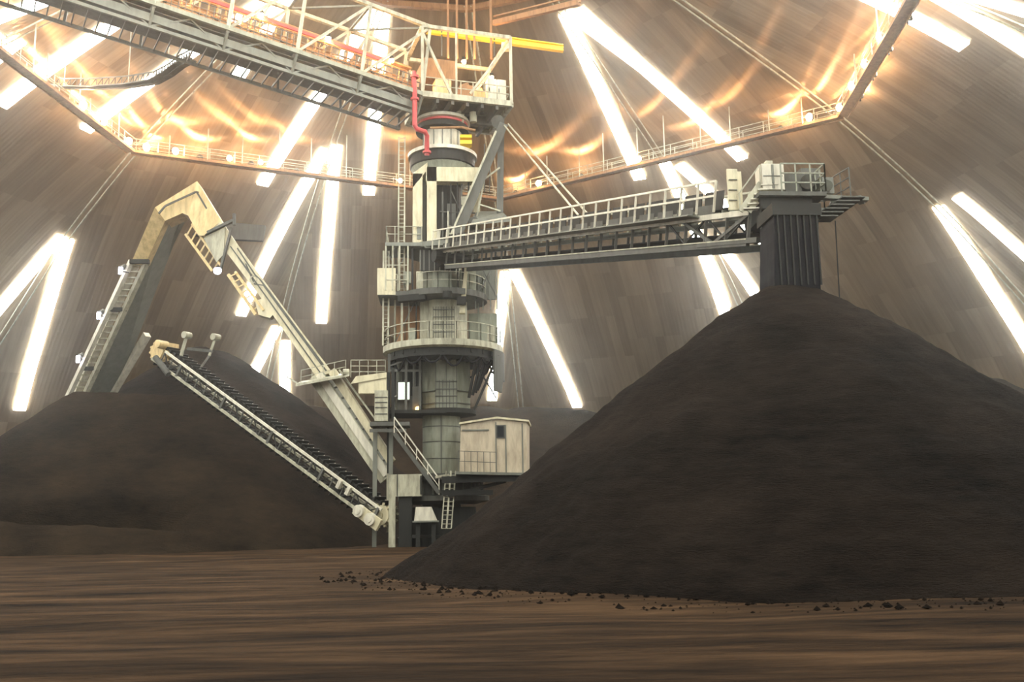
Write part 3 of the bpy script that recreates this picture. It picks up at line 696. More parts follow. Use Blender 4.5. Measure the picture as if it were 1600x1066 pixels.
for x, z, wx, wz, m_ in ((-2.6, 17.0, .5, .8, 'green'), (-1.75, 16.6, .45, 1.2, 'pale'), (1.7, 19.9, .5, 1.3, 'mid'), (-1.7, 20.0, .35, .9, 'grey'), (2.9, 13.1, .5, 1.0, 'pale'), (-2.2, 13.1, .4, .9, 'green'), (1.25, 22.4, .5, .6, 'pale')):
    part(MB().box((x, -1.95, z), (x+wx, -1.6, z+wz)).box((x+.04, -1.97, z+.05), (x+wx-.04, -1.95, z+wz-.05)), 'junction_box', m_)
part(MB().rail(ring_arc(2.4, 19.8, 100, 170, 5), 1.0, .5, .022), 'handrail', 'pale')
part(MB().lathe([(1.45, 24.2), (1.75, 24.5), (2.2, 25.6), (1.6, 25.6)], 40), 'collar_cone', 'green')
# collar, neck and top bearing
part(MB().lathe([(1.6, 25.0), (2.25, 25.6), (2.25, 26.3), (1.5, 26.3)], 44), 'collar', 'dark')
part(MB().lathe([(1.4, 26.3), (2.4, 26.3), (2.4, 26.55), (1.4, 26.55)], 44), 'collar_flange', 'white')
part(MB().lathe([(1.35, 26.55), (1.35, 28.2)], 32), 'neck', 'white')
mb = MB()
for k in range(14): a = 2*math.pi*k/14; mb.bar((1.37*math.sin(a), 1.37*math.cos(a), 26.55), (1.37*math.sin(a), 1.37*math.cos(a), 28.2), .07)
part(mb, 'neck_ribs', 'grey')
part(MB().lathe([(1.4, 28.15), (1.85, 28.2), (1.85, 28.55), (1.5, 28.6)], 40), 'bearing_ring', 'dark')
part(MB().lathe([(1.5, 28.6), (1.8, 28.62), (1.8, 28.78), (1.5, 28.8)], 40), 'upper_ring', 'red')
part(MB().lathe([(1.5, 28.8), (1.95, 28.85), (1.85, 29.1), (1.2, 29.3)], 40), 'cap_ring', 'white')
part(MB().box((1.2, -1.9, 26.75), (2.0, -1.2, 27.0)).box((1.2, -1.9, 27.2), (2.0, -1.2, 27.4)).box((1.25, -1.3, 26.55), (1.9, -1.2, 27.6)), 'valve_rack', 'yellow')

# ------------------------------------------------------------------ stacker boom (slewing, luffed down towards the big cone)
S0 = at(690, 393, -3.0); S1 = at(1172, 332, -30.0)
sd_ = (S1-S0).normalized(); sn = V((sd_.y, -sd_.x, 0)).normalized()
if sn.dot(CAM-S0) > 0: sn = -sn          # points away from the photographer
su = sn.cross(sd_); su = su if su.z > 0 else -su
SL = (S1-S0).length; SW = 1.55
def S(a, n, u): return S0+sd_*(a*SL)+sn*n+su*u
sb = thing('stacker_boom', 'long grey stacker boom reaching from the tower to above the big coal cone', 'conveyor boom', S0)
for n in (0, SW):
    MB().bar(S(0, n, 0), S(1, n, 0), .16, .22, su).build('deck_chord', 'white' if n == 0 else 'grey', sb)
    MB().bar(S(.03, n, -1.06), S(1.0, n, -1.18), .18, .24, su).build('bottom_chord', 'mid', sb)
    MB().bar(S(.03, n, -.92), S(1.0, n, -1.04), .26, .05, su).build('chord_flange', 'pale', sb)
    nn = 22
    each('web_post', 'mid', sb, [(S(.03+.97*k/nn, n, 0), S(.03+.97*k/nn, n, -1.0-.12*k/nn), .12) for k in range(nn+1)])
    each('web_diagonal', 'dark', sb, [(S(.03+.97*k/nn, n, -1.0 if k % 2 else 0), S(.03+.97*(k+1)/nn, n, 0 if k % 2 else -1.0), .07) for k in range(18, nn)])
MB().bar(S(0, SW/2, -.7), S(1, SW/2, -.75), SW-.4, .06, su).build('return_belt', 'rubber', sb)
MB().bar(S(0, SW/2, .35), S(1, SW/2, .35), .9, .1, su).build('conveyor_belt', 'rubber', sb)
mb = MB()
for k in range(40): mb.bar(S((k+.5)/40, .15, .2), S((k+.5)/40, SW-.15, .2), .08, .14)
mb.build('idler_rollers', 'grey', sb)
each('side_guard', 'green', sb, [(S(k/22, .12, .08), S(k/22+.026, .12, .08), .03, .55 if k % 5 else .2) for k in range(22)])
mb = MB()
for k in range(20): mb.bar(S(.01+k*.0465, .3, .72), S(.01+k*.0465+.039, .3, .72), .04, .78, su)
mb.build('conveyor_cover', 'dark', sb)
mb = MB()
for k in range(20): mb.bar(S(.01+k*.0465, -.05, .28), S(.01+k*.0465+.036, -.05, .28), .03, .42, su)
mb.build('trough_side_sheet', 'mid', sb)
MB().bar(S(0, -.35, .05), S(.9, -.35, .05), .7, .06, su).build('walkway', 'grey', sb)
for n, m_ in ((-.68, 'white'), (SW+.4, 'pale')):
    MB().rail([S(0, n, .05), S(.955, n, .05)], 1.22, 1.1, .042, (1.0, .52), su).build('handrail', m_, sb)
MB().bar(S(0, SW+.2, .05), S(.95, SW+.2, .05), .6, .06, su).build('walkway', 'grey', sb)
# root pivot
q = S(0, SW/2, -.3)
MB().tube([q-sn*1.3, q+sn*1.3], .45, 16).bar(q, V((.2, -1.2, q.z)), 1.3, .9).build('pivot', 'dark', sb)
# panel and stairs near the head
def face(px0, py0, px1, py1, Y, d=.08): 
    a, b = at(px0, py1, Y), at(px1, py0, Y); return (a.x, Y, a.z), (b.x, Y+d, b.z)
HY = -30.2
mb = MB().box(*face(1139, 264, 1152, 328, HY)); mb.box(*face(1152, 268, 1158, 326, HY+.3)); mb.build('end_panel', 'cream', sb)
mb = MB(); 
for y in (280, 296, 312): mb.box(*face(1139, y, 1152, y+1.2, HY-.05, .03))
mb.build('panel_seams', 'mid', sb)
st = MB().bar(at(1157, 330, HY-.1), at(1188, 286, HY-.1), .07, .2).bar(at(1170, 331, HY-.1), at(1203, 287, HY-.1), .07, .2).build('staircase', 'pale', sb)
each('tread', 'white', st, [(at(1161+k*5.4, 327-k*7.4, HY-.1), at(1180+k*5.4, 326-k*7.4, HY-.1)+V((.2, 0, 0)), .26, .05) for k in range(6)])
MB().bar(at(1155, 302, HY-.15), at(1187, 258, HY-.15), .05).bar(at(1155, 302, HY-.15), at(1157, 330, HY-.15), .05).bar(at(1187, 258, HY-.15), at(1188, 286, HY-.15), .05).build('stair_rail', 'pale', sb)
# head platform
a, b = at(1186, 297, HY-.6), at(1292, 306, HY-.6)
zt = at(1240, 299, HY-.6).z; X0, X1 = a.x, b.x
MB().box((X0, HY-.6, zt-.16), (X1, HY+2.0, zt)).build('head_platform', 'mid', sb)
MB().box((X0+.1, HY-.4, zt-1.0), (X1-.5, HY+1.7, zt-.16)).bar((X0+.1, HY-.5, zt-.6), (X1-.5, HY-.5, zt-.6), .1, .12).bar((X0+.1, HY-.45, zt-.95), (X1-.5, HY-.45, zt-.95), .12, .14).build('head_box', 'dark', sb)
c = MB().box(*face(1192, 256, 1224, 296, HY-.2, .8)).build('control_cabinet', 'white', sb)
mb = MB(); mb.box(*face(1207.4, 257, 1208.4, 295, HY-.23, .03)); mb.box(*face(1193, 274, 1223, 275, HY-.23, .03)); mb.build('door_seams', 'grey', c)
MB().box(*face(1197, 251, 1207, 257, HY-.1, .3)).build('cabinet_lamp_box', 'pale', c)
MB().box(*face(1228, 272, 1252, 300, HY+.1, .9)).box(*face(1254, 263, 1280, 300, HY+.5, .9)).tube([at(1262, 284, HY-.1), at(1262, 284, HY+.6)], .28, 16).build('drive_machinery', 'mid', sb)
MB().box(*face(1286, 277, 1302, 302, HY, .6)).tube([at(1292, 290, HY-.2), at(1292, 290, HY)], .22, 14).build('drive_motor', 'grey', sb)
MB().rail([(X0+.9, HY-.55, zt), (X1, HY-.55, zt), (X1, HY+1.9, zt)], 1.12, .5, .024, (1, .66, .33)).build('head_railing', 'green', sb)
e0 = at(1292, 306, HY-.3)
MB().bar((X1, HY-.2, zt-.1), (X1+1.75, HY-.2, zt-.18), .3, .14).bar((X1, HY+1.4, zt-.1), (X1+1.2, HY+1.4, zt-.14), .3, .14).bar((X1+.4, HY-.2, zt-.25), (X1+.9, HY+1.4, zt-.25), .2, .1).bar((X1+1.3, HY-.4, zt-.14), (X1+1.75, HY+.3, zt-.14), .22, .12).build('outrigger_platform', 'grey', sb)
MB().rail([(X1-.45, HY+1.9, zt+.25), (X1+.9, HY+1.9, zt+.05), (X1+1.15, HY-.1, zt)], 1.15, .6, .02, (1, .66, .33)).build('outrigger_railing', 'mid', sb)
s2 = MB().bar((X1+.9, HY-.3, zt-.15), (X1-.35, HY-.3, zt-1.05), .07, .16).build('lower_stair', 'mid', sb)
for k in range(6): MB().box((X1-.55+.22*k, HY-.7, zt-1.0+.15*k), (X1+.35+.22*k, HY+.1, zt-.95+.15*k)).build('tread', 'mid', s2)
# end truss of the boom below the stairs
MB().bar(S(.86, 0, -.05), S(.93, 0, -1.1), .13).bar(S(.93, 0, -1.1), S(1.0, 0, -.05), .13).bar(S(.9, -.02, -1.1), S(1.02, 0, -1.1), .22, .2).build('end_truss', 'mid', sb)
# discharge chute of dark rubber
ct = at(1232, 343, -31.6); cb2 = at(1233, 462, -31.6); cw_ = .80
ch = MB(); vs = []; rows = 10
for i in range(rows+1):
    z = ct.z+(cb2.z-.5-ct.z)*i/rows; e = 1+.05*(i/rows)+(.015 if i % 2 else 0)
    x_ = ct.x+(cb2.x-ct.x)*i/rows
    vs += [(x_-cw_*e, ct.y-.8*e, z), (x_+cw_*e, ct.y-.8*e, z), (x_+cw_*e, ct.y+.8*e, z), (x_-cw_*e, ct.y+.8*e, z)]
ch.add(vs, [(i*4+k, i*4+(k+1) % 4, i*4+4+(k+1) % 4, i*4+4+k) for i in range(rows) for k in range(4)]+[(0, 1, 2, 3), (rows*4+3, rows*4+2, rows*4+1, rows*4)])
chute = ch.build('discharge_chute', 'rubber', sb)
mb = MB()
for k in range(7): x_ = ct.x-.72+1.44*k/6; mb.bar((x_, ct.y-.86, ct.z), (x_, ct.y-.88, cb2.z+.2), .05)
mb.build('rubber_strips', 'dark', chute)
MB().box((ct.x-.9, ct.y-.9, ct.z-.1), (ct.x+.9, ct.y+.9, ct.z+.35)).build('chute_collar', 'dark', sb)
p = at(1195, 350, -31); MB().box((p.x-.12, p.y, p.z-.3), (p.x+.12, p.y+.2, p.z+.3)).build('limit_switch_box', 'grey', sb)
p, q = at(1305, 345, -30), at(1312, 472, -30); MB().bar(p, q, .035).bar(q, q-V((0, 0, .22)), .09).build('sounding_cable', 'dark', sb)
# stay mast and ropes
m0, m1 = at(706, 388, -2.4), at(786, 196, -2.0)
MB().bar(m0, m1, .75, .6).build('mast_strut', 'mid', sb)
MB().bar(at(783, 188, -1.6), at(781, 338, -1.6), .42, .4).build('mast_leg', 'mid', sb)
MB().bar(at(700, 385, -2.8), at(700, 330, -2.8), .06).bar(at(692, 395, -2.9), at(775, 205, -2.6), .13).bar(at(744, 345, -2), at(757, 280, -2), .1).bar(at(757, 280, -2), at(781, 262, -2), .1).bar(at(750, 320, -2), at(782, 330, -2), .1).build('mast_braces', 'pale', sb)
MB().hexa([at(735, 352, -3), at(800, 346, -3), at(796, 342, -1), at(738, 342, -1), at(738, 345, -3), at(790, 336, -3), at(784, 330, -1), at(745, 330, -1)]).build('mast_foot', 'grey', sb)
MB().tube([at(778, 190, -2.3), at(778, 190, -1.2)], .45, 18).build('sheave', 'mid', sb)
MB().tube([at(740, 347, -2.6), at(740, 347, -2.0)], .35, 14).build('sheave', 'mid', sb)
mb = MB()
for o in (0, .35):
    r_ = MB().tube([m1+V((o, 0, .1)), S(.56, .2+o*2, 1.0)], .055, 6); r_.build('stay_rope', 'pale', sb)
for i in range(2):
    MB().bar(at(757+i*8, 300, -1.4), at(757+i*8, 225, -1.4), .07).build('counter_rope', 'mid', sb)

# ------------------------------------------------------------------ scraper boom of the reclaimer
R0_, R1_ = at(586, 806, -3.2), at(232, 546, 7.5)
rd = (R1_-R0_).normalized(); rn = V((-rd.y, rd.x, 0)).normalized()
if rn.dot(CAM-R0_) > 0: rn = -rn
ru = rn.cross(rd); ru = ru if ru.z > 0 else -ru
RL = (R1_-R0_).length
def Q(a, n, u): return R0_+rd*(a*RL)+rn*n+ru*u
rb = thing('scraper_boom', 'inclined lattice scraper boom with chain blades lying along the slope of a coal pile', 'reclaimer boom', R0_)
for n in (0, 1.7):
    MB().bar(Q(-.01, n, .55), Q(.93, n, .62), .13, .16, ru).build('upper_chord', 'white', rb)
    MB().bar(Q(0, n, -.38), Q(.97, n, -.42), .13, .18, ru).build('lower_chord', 'pale', rb)
    nn = 22
    each('web_post', 'mid', rb, [(Q(.93*k/nn, n, -.38), Q(.93*k/nn, n, .55), .07 if k % 5 else .18) for k in range(nn+1)])
    each('web_diagonal', 'dark', rb, [(Q(.93*k/nn, n, -.38 if k % 2 else .55), Q(.93*(k+1)/nn, n, .55 if k % 2 else -.38), .06) for k in range(nn)])
each('cross_member', 'mid', rb, [(Q(.93*k/11, 0, -.38), Q(.93*k/11, 1.7, -.38), .1) for k in range(12)])
for n in (.45, 1.25):
    MB().bar(Q(.0, n, .68), Q(.97, n, .72), .09, .12, ru).bar(Q(.0, n, -.56), Q(.97, n, -.58), .09, .14, ru).build('scraper_chain', 'dark', rb)
def blade_mesh():
    mb = MB(); mb.bar((-.03, -.62, -.02), (-.03, .62, -.02), .07, .28, (0, 0, 1)).bar((.12, -.5, -.12), (.12, .5, -.12), .2, .06)
    me = bpy.data.meshes.new('scraper_blade'); me.from_pydata(mb.v, [], mb.f); me.update(); me.materials.append(M['dark']); return me
bme = blade_mesh()
Rm = Matrix((rd, rn, ru)).transposed()
for k in range(44):
    for u, flip in ((.80, 1), (-.70, -1)):
        o = bpy.data.objects.new('scraper_blade', bme); C.objects.link(o); o.parent = rb
        m4 = (Rm @ Matrix.Diagonal((1, 1, flip))).to_4x4(); m4.translation = Q((k+.5)/45, .85, u)-R0_
        o.matrix_local = m4
for a, nm, r_ in ((.985, 'tip_sprocket', .55), (-.005, 'drive_sprocket', .62)):
    for n in (.45, 1.25):
        q = Q(a, n, .1); mb = MB()
        mb.tube([q-rn*.12, q+rn*.12], r_, 20).tube([q-rn*.2, q+rn*.2], r_*.35, 12)
        for k in range(10):
            t_ = 2*math.pi*k/10; d_ = rd*math.cos(t_)+ru*math.sin(t_); mb.bar(q+d_*r_*.9, q+d_*(r_+.16), .14)
        mb.build(nm, 'gold' if a > .5 else 'cream', rb)
MB().hexa([Q(.945, .1, -.2), Q(.98, .1, -.3), Q(.98, .25, -.3), Q(.945, .25, -.2), Q(.945, .1, .6), Q(.985, .1, .5), Q(.985, .25, .5), Q(.945, .25, .6)]).build('tip_plate', 'gold', rb)
MB().tube([Q(.955, -.5, .9), Q(.955, .4, .9)], .3, 14).bar(Q(.955, .4, .9), Q(.955, 1.4, .9), .4).build('tip_tensioner', 'gold', rb)
MB().tube([Q(.87, -.2, -.55), Q(.95, -.2, -.1)], .22, 12).build('tension_cylinder', 'mid', rb)
MB().hexa([Q(-.03, -.3, -.65), Q(.06, -.3, -.65), Q(.06, -.1, -.65), Q(-.03, -.1, -.65), Q(-.03, -.3, .1), Q(.05, -.3, .1), Q(.05, -.1, .1), Q(-.03, -.1, .1)]).build('root_plate', 'cream', rb)
for a in (0.0, .042):
    q = Q(a, -.32, -.25); MB().tube([q-rn*.16, q+rn*.2], .38, 18).tube([q-rn*.2, q-rn*.14], .2, 12).build('root_wheel', 'white', rb)
for a in (.14, .105): q = Q(a, -.1, .35); MB().bar(q-ru*.3, q+ru*.25, .3, .25).build('bearing_block', 'white', rb)
# hoist lugs standing on the tip end
lg = [at(283, 556, 6.6), at(292, 524, 6.6), at(327, 556, 7.2), at(337, 527, 7.2)]
MB().bar(lg[0], lg[1], .22, .16).build('hoist_lug', 'pale', rb); MB().bar(lg[2], lg[3], .22, .16).build('hoist_lug', 'pale', rb)
for q in (lg[1], lg[3]): MB().tube([q-rn*.3, q+rn*.3], .26, 12).build('lug_pulley', 'pale', rb)
MB().bar(at(292, 545, 6.6), at(333, 549, 7.2), .14, .2).bar(Q(.8, .6, .6), lg[2], .12).bar(Q(.86, .6, .6), lg[0], .12).build('lug_bar', 'mid', rb)

# ------------------------------------------------------------------ gooseneck gantry of the reclaimer
GY0, GY1, GY2 = -2.0, 3.5, 13.0           # foot at tower, apex, left leg
ga = thing('reclaimer_gantry', 'cream gooseneck gantry bent over the scraped pile, from tower foot to its ladder leg', 'gantry', at(600, 745, GY0))
def poly_prism(pix, depth=1.5):
    ps = [at(*p) for p in pix]; return MB().prism(ps, (0, depth, 0))
def gy(px):      # depth of the right arm along its run
    t_ = (605-px)/(605-310); return GY0+(GY1-GY0)*t_
arm = poly_prism([(346, 345, gy(346)), (366, 375, gy(366)), (440, 476, gy(440)), (519, 582, gy(519)), (495, 590, gy(495)), (405, 462, gy(405)), (352, 392, gy(352)), (318, 368, gy(318))], 1.4).build('arm_box', 'cream', ga)
mb = MB()
def pbar(a, b, w_=.08, dy=-.03): mb.bar(at(a[0], a[1], gy(a[0])+dy), at(b[0], b[1], gy(b[0])+dy), w_)
pbar((371, 388), (399, 430)); pbar((399, 430), (406, 436)); pbar((384, 412), (398, 444)); pbar((398, 444), (412, 446)); pbar((412, 446), (510, 580), .09); pbar((406, 436), (505, 570), .1); pbar((360, 385), (395, 432), .07); pbar((372, 402), (500, 582), .07)
mb.build('cable_line', 'mid', arm)
q = at(397, 437, gy(397)); mb = MB().lathe([(.28, 0), (.28, .06), (.2, .06), (.2, 0)], 18, cap=False); mb.v = [(q.x+x, q.y-.05-z, q.z+y) for x, y, z in mb.v]; mb.build('inspection_hatch', 'pale', arm)
# walkway hung under the upper half of the arm
wk = MB(); 
wk.bar(at(290, 366, gy(290)), at(332, 424, gy(332)), .16).bar(at(300, 350, gy(300)), at(345, 415, gy(345)), .14).bar(at(357, 429, gy(357)), at(400, 492, gy(400)), .2).bar(at(368, 425, gy(368)), at(412, 485, gy(412)), .16)
for k in range(7): wk.bar(at(292+7*k, 368+9*k, gy(300)), at(301+7*k, 352+9*k, gy(300)), .1)
for k in range(8): wk.bar(at(360+6*k, 432+8.6*k, gy(380)), at(370+6*k, 427+8.4*k, gy(380)), .08)
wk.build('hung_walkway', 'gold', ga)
poly_prism([(398, 470, gy(400)), (412, 466, gy(412)), (428, 490, gy(428)), (422, 497, gy(422)), (404, 492, gy(404))], .8).build('walkway_end_box', 'cream', ga)
MB().bar(at(316, 368, gy(316)-.2), at(366, 344, gy(366)-.2), .25, .2).bar(at(366, 352, gy(366)-.2), at(366, 334, gy(366)-.2), .2).bar(at(345, 420, gy(345)-.1), at(362, 356, gy(362)-.1), .16).build('hinge_bracket', 'mid', ga)
poly_prism([(318, 372, gy(318)-.15), (352, 356, gy(352)-.15), (349, 398, gy(349)-.15), (338, 410, gy(338)-.15)], .25).build('gusset_plate', 'pale', ga)
p = at(340, 423, gy(340)-.4); fl = MB().tube([p, p+V((0, .4, .1))], [.30, .16], 14).build('arm_floodlight', 'mid', ga)
MB().tube([p-V((0, .05, 0)), p-V((0, .01, 0))], .27, 14).build('lens', 'flood', fl)
# bent head
head = poly_prism([(308, 283, GY1), (346, 345, GY1-.6), (318, 368, GY1-.6), (311, 368, GY1-.5), (294, 337, GY1), (285, 333, GY1), (258, 345, GY1), (242, 324, GY1)], 1.7).build('head_box', 'gold', ga)  # sodium lamplight on the cream head is painted in as gold
mb = MB()
for a, b in (((306, 300), (258, 322)), ((258, 322), (248, 334)), ((308, 301), (336, 348)), ((306, 300), (310, 301))): mb.bar(at(a[0], a[1], GY1-.3), at(b[0], b[1], GY1-.3), .12)
mb.build('head_seams', 'mid', head)
poly_prism([(300, 366, GY1+1.2), (330, 345, GY1+1.3), (414, 352, GY1+8.5), (410, 376, GY1+8.5), (330, 372, GY1+1.4)], .5).build('rear_cross_girder', 'mid', ga)
# left leg: front beam, rear beam and a plate between, its shade painted grey
def ly(py): return GY1+(GY2-GY1)*(py-330)/(610-330)
leg_front = [(242, 324), (205, 405), (110, 612), (0, 850)]
poly_prism([(242, 324, ly(324)), (258, 345, ly(345)), (228, 410, ly(410)), (206, 408, ly(408))], 1.0).build('leg_upper_box', 'gold', ga)  # gold as on the head: lamplight painted into the colour
def legx(py, o): return 242+(110-242)*(py-324)/(612-324)+o
for o, wd, m_ in ((2, .3, 'white'), (27, .34, 'pale')):
    MB().bar(at(legx(408, o), 408, ly(408)), at(legx(790, o-4), 790, ly(790)), wd, .4).build('leg_beam', m_, ga)
mb = MB()
for k in range(30): y = 415+k*9.5; mb.bar(at(legx(y, 4), y, ly(y)), at(legx(y, 25), y, ly(y)), .1)
mb.build('leg_rungs', 'pale', ga)
each('leg_collar', 'dark', ga, [(at(legx(y, 0), y, ly(y)-.2), at(legx(y, 30), y, ly(y)-.2), .3, .3) for y in (409, 484, 576)])
MB().bar(at(legx(415, 12), 415, ly(415)+.3), at(legx(640, 12), 640, ly(640)+.3), .5, .2).build('leg_ladder_cover', 'white', ga)
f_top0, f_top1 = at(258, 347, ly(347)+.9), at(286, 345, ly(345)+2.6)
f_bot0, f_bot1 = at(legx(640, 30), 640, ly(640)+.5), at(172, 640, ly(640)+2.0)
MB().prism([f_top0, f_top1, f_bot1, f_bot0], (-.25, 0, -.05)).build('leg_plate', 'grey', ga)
MB().bar(at(230, 523, ly(523)+2.0), at(160, 640, ly(640)+1.7), .5, .5).build('rear_leg_beam', 'white', ga)
MB().bar(at(284, 345, ly(345)+2.5), at(180, 560, ly(560)+2.2), .3, .4).build('rear_leg_edge', 'grey', ga)
for i, (y, o) in enumerate(((424, -6), (494, -8), (562, -9))):
    p = at(legx(y, o), y, ly(y)-.5); f_ = MB().tube([p-V((.1, 0, -.28)), p+V((.1, 0, .28)), p+V((.2, .1, .5))], [.16, .2, .12], 12).bar(p, p+V((.4, .4, 0)), .08).build('leg_floodlight', 'mid', ga)
    MB().box((p.x-.16, p.y-.22, p.z-.26), (p.x+.1, p.y-.17, p.z+.26)).build('lens', 'flood', f_)
# lower arm: twin beams to the tower foot
for a, b, wd, m_ in (((500, 585), (606, 742), .42, 'white'), ((519, 580), (612, 722), .34, 'cream'), ((488, 590), (600, 752), .2, 'pale')):
    MB().bar(at(a[0], a[1], gy(a[0])), at(b[0], b[1], gy(b[0])), wd, .5).build('lower_arm_beam', m_, ga)
MB().bar(at(509, 584, gy(509)+.35), at(606, 728, gy(606)+.35), .75, .1).build('lower_arm_plate', 'green', ga)
mb = MB()
for k in range(9): x, y = 508+11*k, 592+16.2*k; mb.bar(at(x, y, gy(x)), at(x+16, y-7, gy(x)), .12)
mb.build('lower_arm_cross_ties', 'mid', ga)
MB().bar(at(606, 735, -2.2), at(606, 832, -2.2), .16).bar(at(530, 578, -1), at(596, 668, -2), .1).build('foot_bar', 'pale', ga)
# side walkway on the arm
MB().hexa([at(462, 604, -.6), at(546, 588, -2), at(546, 585, 0), at(470, 600, .6), at(462, 600, -.6), at(546, 584, -2), at(546, 581, 0), at(470, 596, .6)]).build('side_walkway', 'pale', ga)
MB().rail([at(470, 600, -.6), at(540, 584, -1.6)], .9, .9, .02).bar(at(447, 588, -.4), at(466, 600, -.4), .1).tube([at(536, 582, -1.8), at(546, 582, -1.8)], .22, 10).build('walkway_rail', 'pale', ga)

# ------------------------------------------------------------------ things round the tower foot
sp = thing('service_platform', 'small railed platform with pale cabinets between gantry arm and tower housing', 'platform', at(580, 662, -2.5))
a, b = at(578, 660, -3), at(640, 662, -3)
MB().box((a.x, -3.2, a.z-.25), (b.x, -1.4, a.z)).bar((a.x, -3.2, a.z-.55), (b.x-.2, -3.2, a.z-.55), .15, .2).build('deck', 'mid', sp)
mb = MB()
for x in (a.x+.3, a.x+1.3): mb.bar((x, -2.4, .0), (x, -2.4, a.z-.2), .26)
mb.build('deck_post', 'grey', sp)
MB().box(*face(585, 610, 606, 658, -2.9, .8)).build('tall_cabinet', 'pale', sp)
mb = MB()
for y in (620, 628, 636, 646): mb.box(*face(586, y, 605, y+1.5, -2.94, .04))
mb.build('cabinet_louvres', 'mid', sp)
MB().hexa([at(548, 600, -2.4), at(604, 590, -2.4), at(604, 590, -1.4), at(548, 600, -1.4), at(556, 588, -2.4), at(604, 582, -2.4), at(604, 582, -1.4), at(556, 588, -1.4)]).box(*face(560, 590, 604, 615, -2.3, .7)).build('sloped_box', 'cream', sp)
MB().rail([at(548, 590, -1.2), at(602, 590, -1.2)], 1.15, .55, .022, (1, .66, .33)).build('platform_rail', 'pale', sp)
MB().bar(at(607, 582, -2.2), at(607, 740, -2.2), .18).bar(at(614, 575, -2.4), at(614, 660, -2.4), .2).build('corner_post', 'dark', sp)

ss = thing('service_stair', 'steep steel stair with bright handrail from the platform down to the tower foot', 'stair', at(680, 740, -3.2))
a0, a1 = at(616, 652, -3.3), at(686, 748, -3.3)
MB().bar(a0-V((0, 0, 1.0)), a1-V((0, 0, .9)), .08, .25).bar(a0+V((0, .8, -1.0)), a1+V((0, .8, -.9)), .08, .25).build('stringer', 'mid', ss)
mb = MB()
for k in range(14): p = a0.lerp(a1, (k+.5)/14)-V((0, 0, .95)); mb.box((p.x-.13, p.y, p.z-.02), (p.x+.13, p.y+.8, p.z+.02))
mb.build('tread', 'grey', ss)
mb = MB().bar(a0, a1, .08).bar(a0-V((0, 0, .5)), a1-V((0, 0, .5)), .05)
for k in range(5): p = a0.lerp(a1, k/4); mb.bar(p, p-V((0, 0, 1)), .06)
mb.bar(a0+V((0, .8, 0)), a1+V((0, .8, 0)), .05)
mb.build('handrail', 'white', ss)

al = thing('access_ladder', 'leaning pair of narrow steel ladders standing at the tower foot', 'ladder', at(692, 828, -4))
for o in (0, 8):
    b0, b1 = at(690+o, 826, -4), at(697+o, 736, -3.4)
    mb = MB().bar(b0, b1, .07).bar(b0+V((.28, 0, 0)), b1+V((.28, 0, 0)), .07)
    for k in range(13): p = b0.lerp(b1, k/13); mb.bar(p, p+V((.28, 0, 0)), .04)
    mb.build('ladder_frame', 'pale', al)
MB().bar(at(680, 746, -3.4), at(702, 742, -3.4), .1, .14).build('landing', 'pale', al)

cb = thing('drive_cabinet', 'boxy grey steel cabinet at the foot of the gantry arm', 'cabinet', at(632, 776, -3))
lo, hi = face(618, 741, 659, 776, -3.6, 1.4); MB().box(lo, hi).build('body', 'pale', cb)
MB().bar((hi[0]-.05, lo[1]-.06, lo[2]+.1), (hi[0]-.05, lo[1]-.06, hi[2]-.1), .1).bar((lo[0]+.1, lo[1]-.05, lo[2]), (lo[0]+.1, lo[1]-.05, hi[2]), .05).build('door_edge', 'dark', cb)
lo2, hi2 = face(607, 741, 618, 850, -3.5, .5); MB().box((lo2[0], lo2[1], 0), (hi2[0], hi2[1], hi[2])).build('leg', 'pale', cb)
MB().box((lo[0]+.2, lo[1]+.2, .0), (lo[0]+1.0, hi[1], lo[2])).build('pedestal', 'dark', cb)
hp = thing('hopper_box', 'pale grey box low at the tower foot, beside the ladders', 'box', at(665, 815, -3.6))
lo, hi = face(647, 792, 683, 814, -4.2, 1.0); MB().hexa([(lo[0], lo[1], lo[2]), (hi[0], lo[1], lo[2]), (hi[0], hi[1], lo[2]), (lo[0], hi[1], lo[2]), (lo[0]+.1, lo[1], hi[2]), (hi[0]-.35, lo[1], hi[2]), (hi[0]-.35, hi[1], hi[2]), (lo[0]+.1, hi[1], hi[2])]).build('box_shell', 'white', hp)
MB().box((lo[0]-.1, lo[1]-.06, lo[2]-.1), (hi[0]+.1, hi[1], lo[2])).build('base_frame', 'grey', hp)
MB().box((lo[0]+.1, lo[1]+.2, -.05), (lo[0]+.35, hi[1]-.2, lo[2]-.1)).box((hi[0]-.35, lo[1]+.2, -.05), (hi[0]-.1, hi[1]-.2, lo[2]-.1)).build('skid', 'dark', hp)

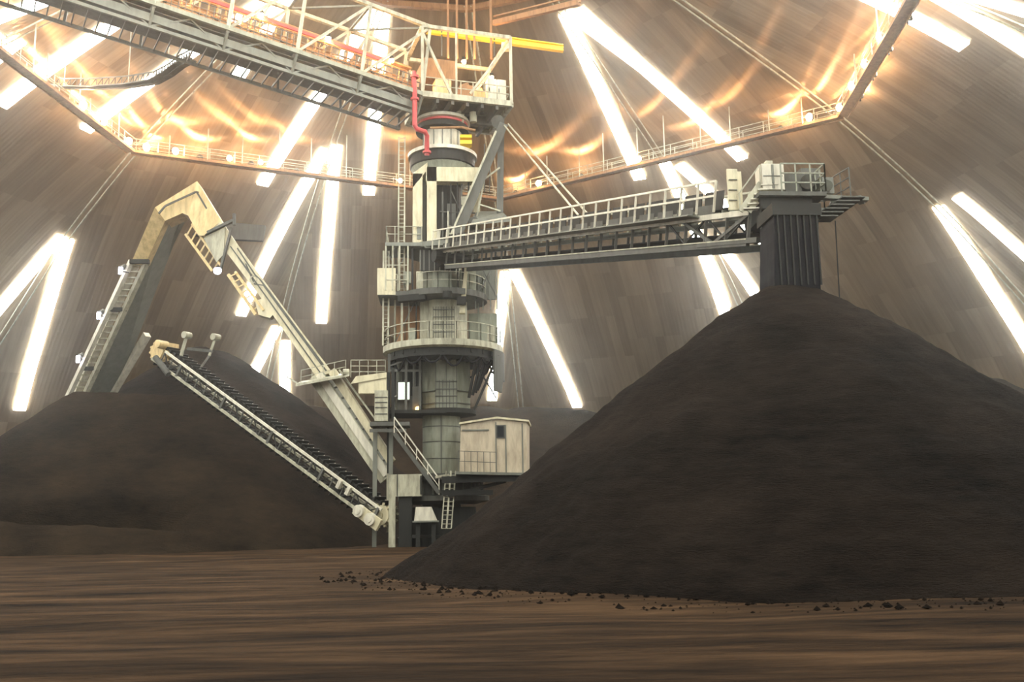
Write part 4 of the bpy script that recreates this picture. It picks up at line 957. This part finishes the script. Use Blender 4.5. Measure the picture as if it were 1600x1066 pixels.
# ------------------------------------------------------------------ electrical house
eh = thing('electrical_house', 'cream walled machine house with one small dark window hung beside the tower foot', 'cabin', at(775, 740, -3.4))
EY = -4.4
g = lambda x, y, d=0: at(x, y, EY+d)
bl, br_, tl, tr, mid = g(718, 738), g(823, 741), g(720, 664), g(823, 660), g(776, 655)
D_ = V((.45, 3.2, 0))
MB().prism([bl, br_, tr, mid, tl], D_).build('wall', 'tan', eh)
MB().prism([tl+V((-.1, -.15, .02)), mid+V((0, -.15, .02)), mid+V((0, -.15, .14)), tl+V((-.1, -.15, .14))], D_+V((0, .3, 0))).prism([mid+V((0, -.15, .02)), tr+V((.12, -.15, .02)), tr+V((.12, -.15, .14)), mid+V((0, -.15, .14))], D_+V((0, .3, 0))).build('roof', 'cream', eh)
lo, hi = face(775, 664, 789, 685, EY-.05, .06); wf = MB().box(lo, hi).build('window', 'mid', eh)
MB().box((lo[0]+.08, lo[1]-.02, lo[2]+.08), (hi[0]-.08, lo[1], hi[2]-.08)).build('pane', 'glassd', wf)
MB().box(*face(774.5, 660, 775.5, 739, EY-.03, .03)).box(*face(816, 662, 817, 740, EY-.03, .03)).box(*face(722, 671, 764, 673.5, EY-.06, .06)).box(*face(790, 664, 791, 740, EY-.02, .02)).build('wall_seams', 'grey', eh)
MB().rail([g(716, 737, -.5), g(776, 739, -.5)], 1.25, .4, .018, (1, .5)).build('front_rail', 'mid', eh)
MB().hexa([g(712, 741, -.7), g(832, 743, -.2), g(832, 743, 3.4), g(712, 741, 3.4), g(712, 737, -.7), g(832, 739, -.2), g(832, 739, 3.4), g(712, 737, 3.4)]).build('base_deck', 'grey', eh)
mb = MB()
for d in (0, 1.5, 3): mb.bar(g(690, 750, d), g(826, 747, d), .2, .4)
for x in (720, 750, 780, 810): mb.bar(g(x, 748, 0), g(x, 748, 3), .18, .35)
mb.bar(g(700, 775, .6), g(790, 752, .6), .22).bar(g(690, 770, .6), g(770, 770, .6), .25, .3)
mb.build('underframe', 'dark', eh)
